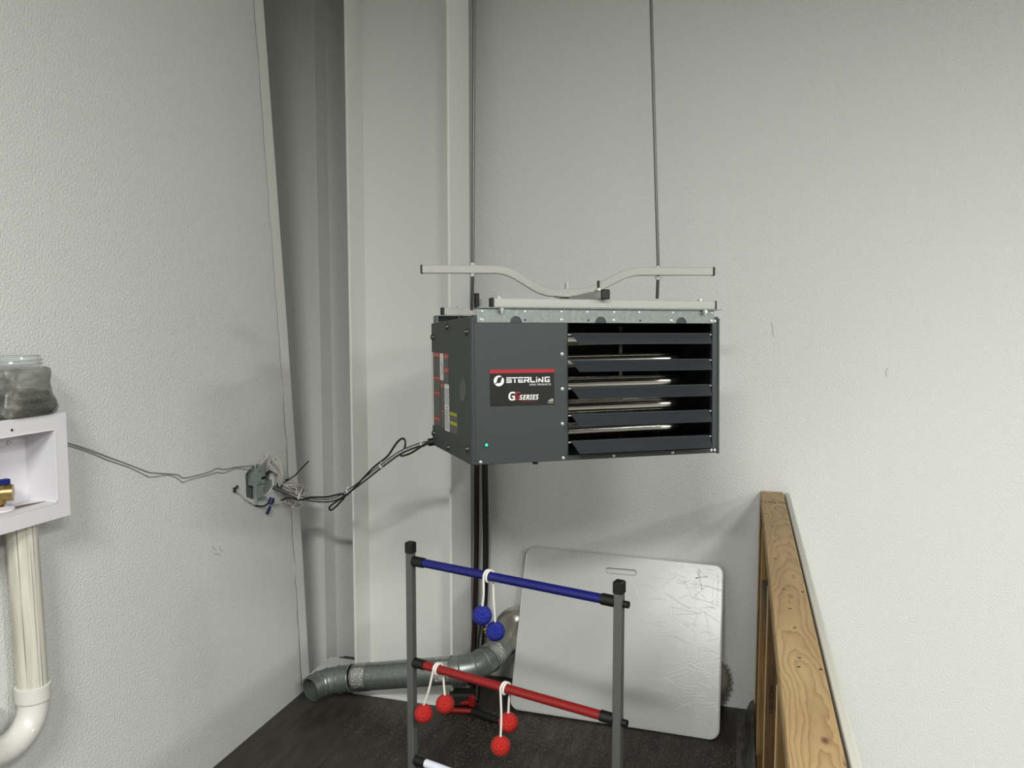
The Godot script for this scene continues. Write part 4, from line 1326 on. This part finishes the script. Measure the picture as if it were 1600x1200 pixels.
	var cord := [Vector3(-1.79, 0.887, -2.77), Vector3(-1.74, 0.905, -2.75), Vector3(-1.65, 0.917, -2.68), Vector3(-1.58, 0.940, -2.645), Vector3(-1.50, 0.951, -2.625), Vector3(-1.42, 0.975, -2.59), Vector3(-1.40, 0.968, -2.580), Vector3(-1.435, 0.935, -2.598), Vector3(-1.462, 0.913, -2.608), Vector3(-1.478, 0.905, -2.612), Vector3(-1.478, 0.918, -2.608), Vector3(-1.44, 0.945, -2.590), Vector3(-1.37, 0.990, -2.565), Vector3(-1.27, 1.082, -2.535), Vector3(-1.23, 1.112, -2.515), Vector3(-1.185, 1.145, -2.50), Vector3(-1.145, 1.193, -2.485), Vector3(-1.120, 1.212, -2.478), Vector3(-1.106, 1.206, -2.472), Vector3(-1.106, 1.182, -2.468), Vector3(-1.12, 1.155, -2.465), Vector3(-1.075, 1.168, -2.44), Vector3(-1.02, 1.200, -2.415), Vector3(-0.985, 1.222, -2.402)]
	single("loose_cable", Geo.new().tube(curve(cord, 7), 0.0036, 8), M.wire_black, "thin black cable with two loops running along the armoured cable", "cable", Vector3(-1.79, 0.887, -2.77))
	for e in [[Vector3(-1.652, 0.925, -2.686), "white cable tie on the armoured cable nearest the wiring box"], [Vector3(-1.385, 0.990, -2.583), "white cable tie on the armoured cable at the lower cord loop"], [Vector3(-1.215, 1.106, -2.514), "white cable tie on the armoured cable at the upper cord loop"], [Vector3(-1.02, 1.205, -2.425), "white cable tie on the armoured cable at the heater corner"]]:
		var tg2 := Geo.new()
		var pt: Vector3 = e[0]
		var dir := Vector3(0.8, 0.5, 0.35).normalized() if pt.x > -1.6 else Vector3(1, 0, 0.35).normalized()
		tg2.lathe([Vector2(0.0082, -0.003), Vector2(0.0102, -0.003), Vector2(0.0102, 0.003), Vector2(0.0082, 0.003)], Transform3D(facing(dir), pt), 12)
		tg2.box(pt + Vector3(0, 0.013, 0.004), Vector3(0.005, 0.008, 0.006), 0.001)
		single("cable_tie", tg2, M.tie_white, e[1], "cable tie", pt, "white ties on the armoured cable")
	single("white_lead", Geo.new().tube(curve([Vector3(-1.648, 0.929, -2.676), Vector3(-1.632, 0.915, -2.68), Vector3(-1.66, 0.888, -2.72), Vector3(-1.71, 0.862, -2.76), Vector3(-1.765, 0.852, -2.81), Vector3(-1.79, 0.868, -2.83), Vector3(-1.785, 0.905, -2.80), Vector3(-1.775, 0.945, -2.745)], 7), 0.0021, 7), M.wire, "white wire swinging in a wide loop under the armoured cable to the first tie", "wire", Vector3(-1.79, 0.852, -2.82))


# ---------------------------------------------------------------- ducts, hoses
func ducts() -> void:
	var d := thing("metal_duct", "round galvanised duct with two elbows lying on the floor by the column", "duct", Vector3(-1.4, 0.0, -2.915))
	var r := 0.055
	# left elbow, open towards the room: adjustable elbow of four gores with a crimped mouth
	var el := [Vector3(-1.560, 0.105, -2.912), Vector3(-1.615, 0.092, -2.910), Vector3(-1.662, 0.083, -2.897), Vector3(-1.690, 0.077, -2.872), Vector3(-1.700, 0.074, -2.845)]
	part("elbow", Geo.new().tube(el, r, 28, false), M.duct, d)
	var seams := Geo.new()
	for i in range(0, 4):
		var dir: Vector3 = el[mini(i + 1, 4)] - el[maxi(i - 1, 0)]
		seams.lathe([Vector2(r, -0.004), Vector2(r + 0.0035, 0), Vector2(r, 0.004)], Transform3D(facing(dir), el[i]), 28)
	part("seams", seams, M.duct, d)
	var mouth := Geo.new()
	var md: Vector3 = (el[4] - el[3]).normalized()
	var mb := facing(md)
	for k in 44:
		var a0 := TAU * k / 44
		var a1 := TAU * (k + 0.6) / 44
		var p := []
		for e in [[a0, r + 0.002, 0.0], [a1, r + 0.002, 0.0], [a1, r - 0.003, 0.024], [a0, r - 0.003, 0.024]]:
			p.append(el[4] + mb * Vector3(cos(e[0]) * e[1], e[2] - 0.002, sin(e[0]) * e[1]))
		mouth.face(p, mb * Vector3(cos(a0), 0.1, sin(a0)))
	mouth.lathe([Vector2(r - 0.004, -0.004), Vector2(r - 0.0055, 0.022), Vector2(r - 0.0065, 0.022), Vector2(r - 0.005, -0.004)], Transform3D(mb, el[4]), 36)
	part("crimped_mouth", mouth, M.duct, d)
	var st := [Vector3(-1.545, 0.108, -2.912), Vector3(-1.35, 0.147, -2.912), Vector3(-1.115, 0.193, -2.914)]
	part("straight_pipe", Geo.new().tube(st, r + 0.001, 32), M.duct, d)
	part("pipe_seam", Geo.new().tube([st[0] + Vector3(0, 0.0575, 0.02), st[1] + Vector3(0, 0.0575, 0.02), st[2] + Vector3(0, 0.0575, 0.02)], 0.0025, 6), M.duct, d)
	var er := [Vector3(-1.125, 0.191, -2.914), Vector3(-1.075, 0.199, -2.920), Vector3(-1.032, 0.204, -2.945), Vector3(-1.002, 0.209, -2.985), Vector3(-0.983, 0.214, -3.030), Vector3(-0.968, 0.222, -3.085), Vector3(-0.958, 0.236, -3.14)]
	part("elbow", Geo.new().tube(curve(er, 3), r + 0.001, 30), M.duct, d)
	var s2 := Geo.new()
	for i in [1, 2, 3, 4]:
		var dir: Vector3 = er[i + 1] - er[i - 1]
		s2.lathe([Vector2(r, -0.004), Vector2(r + 0.0045, 0), Vector2(r, 0.004)], Transform3D(facing(dir), er[i]), 30)
	part("seams", s2, M.duct, d)
	for e in [[Vector3(-1.535, 0.110, -2.912), Vector3(-1.478, 0.121, -2.912)], [Vector3(-1.165, 0.183, -2.914), Vector3(-1.105, 0.195, -2.916)], [Vector3(-0.988, 0.212, -3.015), Vector3(-0.972, 0.219, -3.070)]]:
		part("foil_tape", Geo.new().tube([e[0], e[0].lerp(e[1], 0.5), e[1]], r + 0.0028, 30, false), M.tape, d, "crumpled shiny foil tape")
	# flexible foil duct that goes on behind the board
	var fx := [Vector3(-0.960, 0.228, -3.120), Vector3(-0.953, 0.262, -3.175), Vector3(-0.944, 0.292, -3.222), Vector3(-0.915, 0.306, -3.246), Vector3(-0.870, 0.285, -3.257), Vector3(-0.80, 0.22, -3.252), Vector3(-0.70, 0.16, -3.238), Vector3(-0.52, 0.105, -3.228), Vector3(-0.33, 0.105, -3.228), Vector3(-0.20, 0.15, -3.240), Vector3(-0.105, 0.19, -3.252), Vector3(-0.075, 0.15, -3.237), Vector3(-0.11, 0.09, -3.215)]
	var fc := curve(fx, 14)
	var rad := []
	var base := [0.058, 0.060, 0.061, 0.058, 0.054, 0.056, 0.064, 0.07, 0.07, 0.064, 0.060, 0.066, 0.068]
	for i in fc.size():
		var t := float(i) / (fc.size() - 1) * (base.size() - 1)
		var k := mini(int(t), base.size() - 2)
		rad.append(lerpf(base[k], base[k + 1], t - k) + (0.0038 if i % 2 else -0.0038))
	var ff := thing("foil_hose", "crinkled flexible foil duct passing behind the leaning white board", "duct", Vector3(-0.97, 0.0, -3.2))
	part("sleeve", Geo.new().tube(fc, rad, 26, false), M.foil, ff)
	single("yellow_tie", Geo.new().tube(curve([Vector3(-1.045, 0.282, -3.145), Vector3(-1.03, 0.297, -3.14), Vector3(-1.01, 0.302, -3.135), Vector3(-1.0, 0.292, -3.135), Vector3(-1.01, 0.284, -3.132), Vector3(-1.04, 0.274, -3.14)], 5), 0.004, 8), M.yellow, "short yellow tie on the duct behind the blue balls", "tie", Vector3(-1.02, 0.28, -3.13))
	# black rubber hoses beside the column
	single("black_hose", Geo.new().tube(curve([Vector3(-1.105, 1.735, -3.235), Vector3(-1.105, 1.4, -3.235), Vector3(-1.107, 1.0, -3.235), Vector3(-1.110, 0.6, -3.235), Vector3(-1.115, 0.36, -3.23), Vector3(-1.117, 0.2, -3.22), Vector3(-1.112, 0.02, -3.16)], 8), 0.0115, 14), M.hose_red, "black hose with a reddish tint next to the column flange", "hose", Vector3(-1.112, 0.02, -3.16))
	single("black_hose", Geo.new().tube(curve([Vector3(-1.073, 1.30, -3.245), Vector3(-1.073, 1.0, -3.245), Vector3(-1.070, 0.6, -3.245), Vector3(-1.074, 0.35, -3.235), Vector3(-1.078, 0.2, -3.19), Vector3(-1.062, 0.10, -3.10), Vector3(-1.045, 0.016, -3.03)], 8), 0.0135, 14), M.hose, "plain black hose standing free of the column, ending on the floor", "hose", Vector3(-1.045, 0.016, -3.03))
	single("rubber_block", Geo.new().box(Vector3(-1.09, 0.047, -2.99), Vector3(0.11, 0.055, 0.07), 0.008, Basis(Vector3.UP, 0.3)).box(Vector3(-1.09, 0.0105, -2.99), Vector3(0.07, 0.02, 0.04), 0.004, Basis(Vector3.UP, 0.3)), M.rubber, "black rubber block on the floor under the duct elbow", "block", Vector3(-1.09, 0.0, -2.99))


func board() -> void:
	# white plastic board leaning on the back wall
	var e := Vector3(1.0, 0, 0.004).normalized()
	var n := Vector3(-0.003, 0.417, 0.909).normalized()
	var u := n.cross(e).normalized()
	var bs := Basis(e, u, n)
	var t := thing("plastic_board", "scratched white plastic board with a hand slot leaning on the back wall", "board", Vector3(-0.875, 0.006, -3.026), "", bs, true)
	var top := 0.658
	var outer := PackedVector2Array()
	for c in [[0.815 - 0.03, top - 0.03, 0.0, 0.035], [0.02, top - 0.03 + 0.006, 0.5, 0.042], [0.018, 0.04, 1.0, 0.036], [0.785, 0.035, 1.5, 0.036]]:
		var r: float = c[3]
		for i in 9:
			var a: float = PI * (c[2] + 0.5 * i / 8)
			outer.append(Vector2(c[0], c[1]) + Vector2(cos(a), sin(a)) * r)
	var slot := rounded(0.335, 0.590, 0.465, 0.613, 0.010, 4)
	part("panel", Geo.new().prism(outer, -0.012, 0.0, Transform3D(), slot), M.board, t)
	part("slot_back", Geo.new().prism(rounded(0.330, 0.585, 0.47, 0.618, 0.011, 4), -0.016, -0.010), M.board, t)
	var rim := []
	for q in outer:
		rim.append(Vector3(q.x, q.y, -0.0015))
	rim.append(rim[0])
	rim.append(rim[1])
	part("rim", Geo.new().tube(rim, 0.0042, 8), M.board, t, "rounded raised rim")
	var srim := []
	for q in slot:
		srim.append(Vector3(q.x, q.y, 0.0))
	srim.append(srim[0])
	srim.append(srim[1])
	part("slot_rim", Geo.new().tube(srim, 0.0022, 6), M.board, t)
	# the crossed pen strokes near the top corner
	var pen := Geo.new()
	for s in [[Vector2(0.715, 0.632), Vector2(0.738, 0.560)], [Vector2(0.712, 0.603), Vector2(0.760, 0.613)], [Vector2(0.722, 0.640), Vector2(0.728, 0.606)]]:
		var p := []
		for k in 6:
			var q: Vector2 = s[0].lerp(s[1], k / 5.0)
			p.append(Vector3(q.x + 0.001 * sin(k * 2.0), q.y, 0.0003))
		pen.tube(p, 0.0008, 5)
	pen.box(Vector3(0.714, 0.602, 0.0003), Vector3(0.008, 0.003, 0.0008))
	part("pen_marks", pen, mat(Color(0.22, 0.22, 0.22), 0.8), t)


# ---------------------------------------------------------------- ladder-toss game
func ladder_game() -> void:
	var e := Vector3(0.966, 0, 0.259).normalized()
	var nn := Vector3(-0.259, 0, 0.966).normalized()
	var at := Vector3(-0.869, 0, -1.991)
	var bs := Basis(e, Vector3.UP, nn)
	var t := thing("ladder_frame", "grey ladder-toss frame with blue, red and white rungs standing on the floor", "game frame", at, "", bs, true)
	for x in [-0.0105, 0.6215]:
		var p := part("post", Geo.new().box(Vector3(x, 0.50, 0), Vector3(0.0215, 0.95, 0.0215), 0.002), M.post, t)
		part("cap", Geo.new().box(Vector3(x, 0.985, 0), Vector3(0.0255, 0.032, 0.0255), 0.003), M.black, p)
		part("foot_bar", Geo.new().box(Vector3(x, 0.0145, 0), Vector3(0.025, 0.029, 0.56), 0.003), M.post, t)
	for r in [[0.948, "blue", "blue rung"], [0.655, "red", "red rung"], [0.368, "white_plastic", "white rung"]]:
		var y: float = r[0]
		var g := part("rung", Geo.new().tube([Vector3(0.02, y, 0), Vector3(0.31, y, 0), Vector3(0.592, y, 0)], 0.0118, 20), M[r[1]], t, r[2])
		for s in [[0.0, 0.036], [0.577, 0.612]]:
			part("socket", Geo.new().tube([Vector3(s[0], y, 0), Vector3(s[1], y, 0)], 0.0142, 18), M.black, g)
		for s in [[0.632, 0.6465]]:
			part("knob", Geo.new().tube([Vector3(s[0], y - 0.002, 0), Vector3(s[1], y - 0.002, 0)], 0.0085, 14), M.black, g)
	var xf := Transform3D(bs, at)
	var rb := 0.0262
	var sets := [
		["two blue balls on a white cord hung over the blue rung", "ball_blue", 0.948, 0.249, Vector2(0.2378, 0.843), Vector2(0.2605, 0.795), 0.012, -0.016],
		["two red balls on a white cord side by side at the red rung's end", "ball_red", 0.655, 0.081, Vector2(0.0395, 0.521), Vector2(0.0965, 0.553), 0.012, -0.012],
		["two red balls one above the other on the middle of the red rung", "ball_red", 0.655, 0.301, Vector2(0.2955, 0.502), Vector2(0.3025, 0.556), 0.014, -0.014]]
	for s in sets:
		var root := thing("bola", s[0], "bola", xf * Vector3(s[3], s[4].y - rb, 0), "")
		var y: float = s[2]
		var cx: float = s[3]
		var rr := 0.0118 + 0.0032
		for k in 2:
			var b: Vector2 = s[4 + k]
			var c := Vector3(b.x, b.y, s[6 + k])
			part("ball", Geo.new().ball(xf * c, rb, 20, 30), M[s[1]], root)
		var a: Vector2 = s[4]
		var b2: Vector2 = s[5]
		var dx := 0.004
		# from the first ball up in front, twice round the rung, down behind to the second ball
		var pts := [Vector3(a.x, a.y + rb - 0.004, s[6]), Vector3(lerpf(a.x, cx, 0.5), lerpf(a.y, y, 0.55), 0.0145)]
		for i in 19:
			var an := -0.1 + (TAU + PI) * i / 18.0
			pts.append(Vector3(cx - 0.005 + 0.011 * i / 18.0, y + rr * sin(an), rr * cos(an)))
		pts.append(Vector3(lerpf(b2.x, cx + 0.004, 0.5), lerpf(b2.y, y, 0.55), -0.0145))
		pts.append(Vector3(b2.x, b2.y + rb - 0.004, s[7]))
		var wp := []
		for q in curve(pts, 4):
			wp.append(xf * q)
		part("cord", Geo.new().tube(wp, 0.0031, 9), M.rope, root)


func floor_things() -> void:
	# red and black hand tool on the floor by the column foot
	var t := thing("bar_clamp", "red and black hand tool lying on the floor under the duct", "tool", Vector3(-1.05, 0.0, -2.93))
	var ax := Vector3(-0.915, 0.018, -2.905) - Vector3(-1.035, 0.018, -2.945)
	ax = ax.normalized()
	part("handle", Geo.new().tube([Vector3(-1.03, 0.018, -2.945), Vector3(-0.98, 0.018, -2.928), Vector3(-0.87, 0.016, -2.892)], [0.014, 0.016, 0.014], 14), M.rubber, t)
	part("jaw", Geo.new().tube([Vector3(-1.16, 0.012, -2.930), Vector3(-1.03, 0.018, -2.945)], 0.0115, 10), M.tool_red, t)
	part("jaw", Geo.new().tube([Vector3(-1.15, 0.022, -2.968), Vector3(-1.045, 0.045, -2.962)], 0.011, 10).box(Vector3(-1.038, 0.052, -2.962), Vector3(0.028, 0.045, 0.022), 0.004, Basis(Vector3.UP, -0.2)), M.tool_red, t)
	# folded strip of floor covering along the half wall
	var g := Geo.new()
	var prof := [Vector3(0.015, 0.0015, 0), Vector3(0.035, 0.003, 0), Vector3(0.048, 0.012, 0), Vector3(0.055, 0.035, 0), Vector3(0.066, 0.062, 0), Vector3(0.078, 0.072, 0)]
	for i in prof.size() - 1:
		var a: Vector3 = prof[i]
		var b: Vector3 = prof[i + 1]
		for k in 8:
			var z0 := -3.26 + k * 0.10
			var z1 := z0 + 0.10
			var w0 := 0.006 * sin(k * 1.7) * i * 0.2
			var w1 := 0.006 * sin((k + 1) * 1.7) * i * 0.2
			for off in [0.0, -0.0015]:
				g.face([a + Vector3(off, w0, z0), b + Vector3(off, w0, z0), b + Vector3(off, w1, z1), a + Vector3(off, w1, z1)], Vector3(-1, 1, 0) if off == 0.0 else Vector3(1, -1, 0))
	single("floor_offcut", g, M.offcut, "dusty dark strip of floor covering folded up against the half wall", "offcut", Vector3(0.04, 0.0, -2.86))
	# sawdust and grit in front of the board
	var rng := RandomNumberGenerator.new()
	rng.seed = 9
	var grit := Geo.new()
	for k in 5200:
		var x := rng.randf_range(-1.0, 0.05)
		var z := -3.0 + absf(rng.randfn(0, 0.28))
		if rng.randf() < 0.25:
			x = rng.randf_range(-1.5, -0.9)
		if z > -1.9:
			continue
		var s := rng.randf_range(0.0005, 0.0017)
		var a := rng.randf() * TAU
		var p := []
		for i in 4:
			p.append(Vector3(x + cos(a + i * 1.57) * s * (1.6 if i % 2 else 0.8), 0.0008, z + sin(a + i * 1.57) * s * (1.6 if i % 2 else 0.8)))
		grit.face(p, Vector3.UP)
		var tip := Vector3(x, 0.0016, z)
		for i in 4:
			grit.face([p[i], p[(i + 1) % 4], tip], (p[i] - tip) * Vector3(1, 0, 1) + Vector3.UP * s)
	var gr := single("sawdust", grit, M.grit, "pale sawdust and grit scattered on the dark floor before the board", "debris", Vector3(-0.5, 0.0, -2.8))
	gr.set_meta("kind", "stuff")
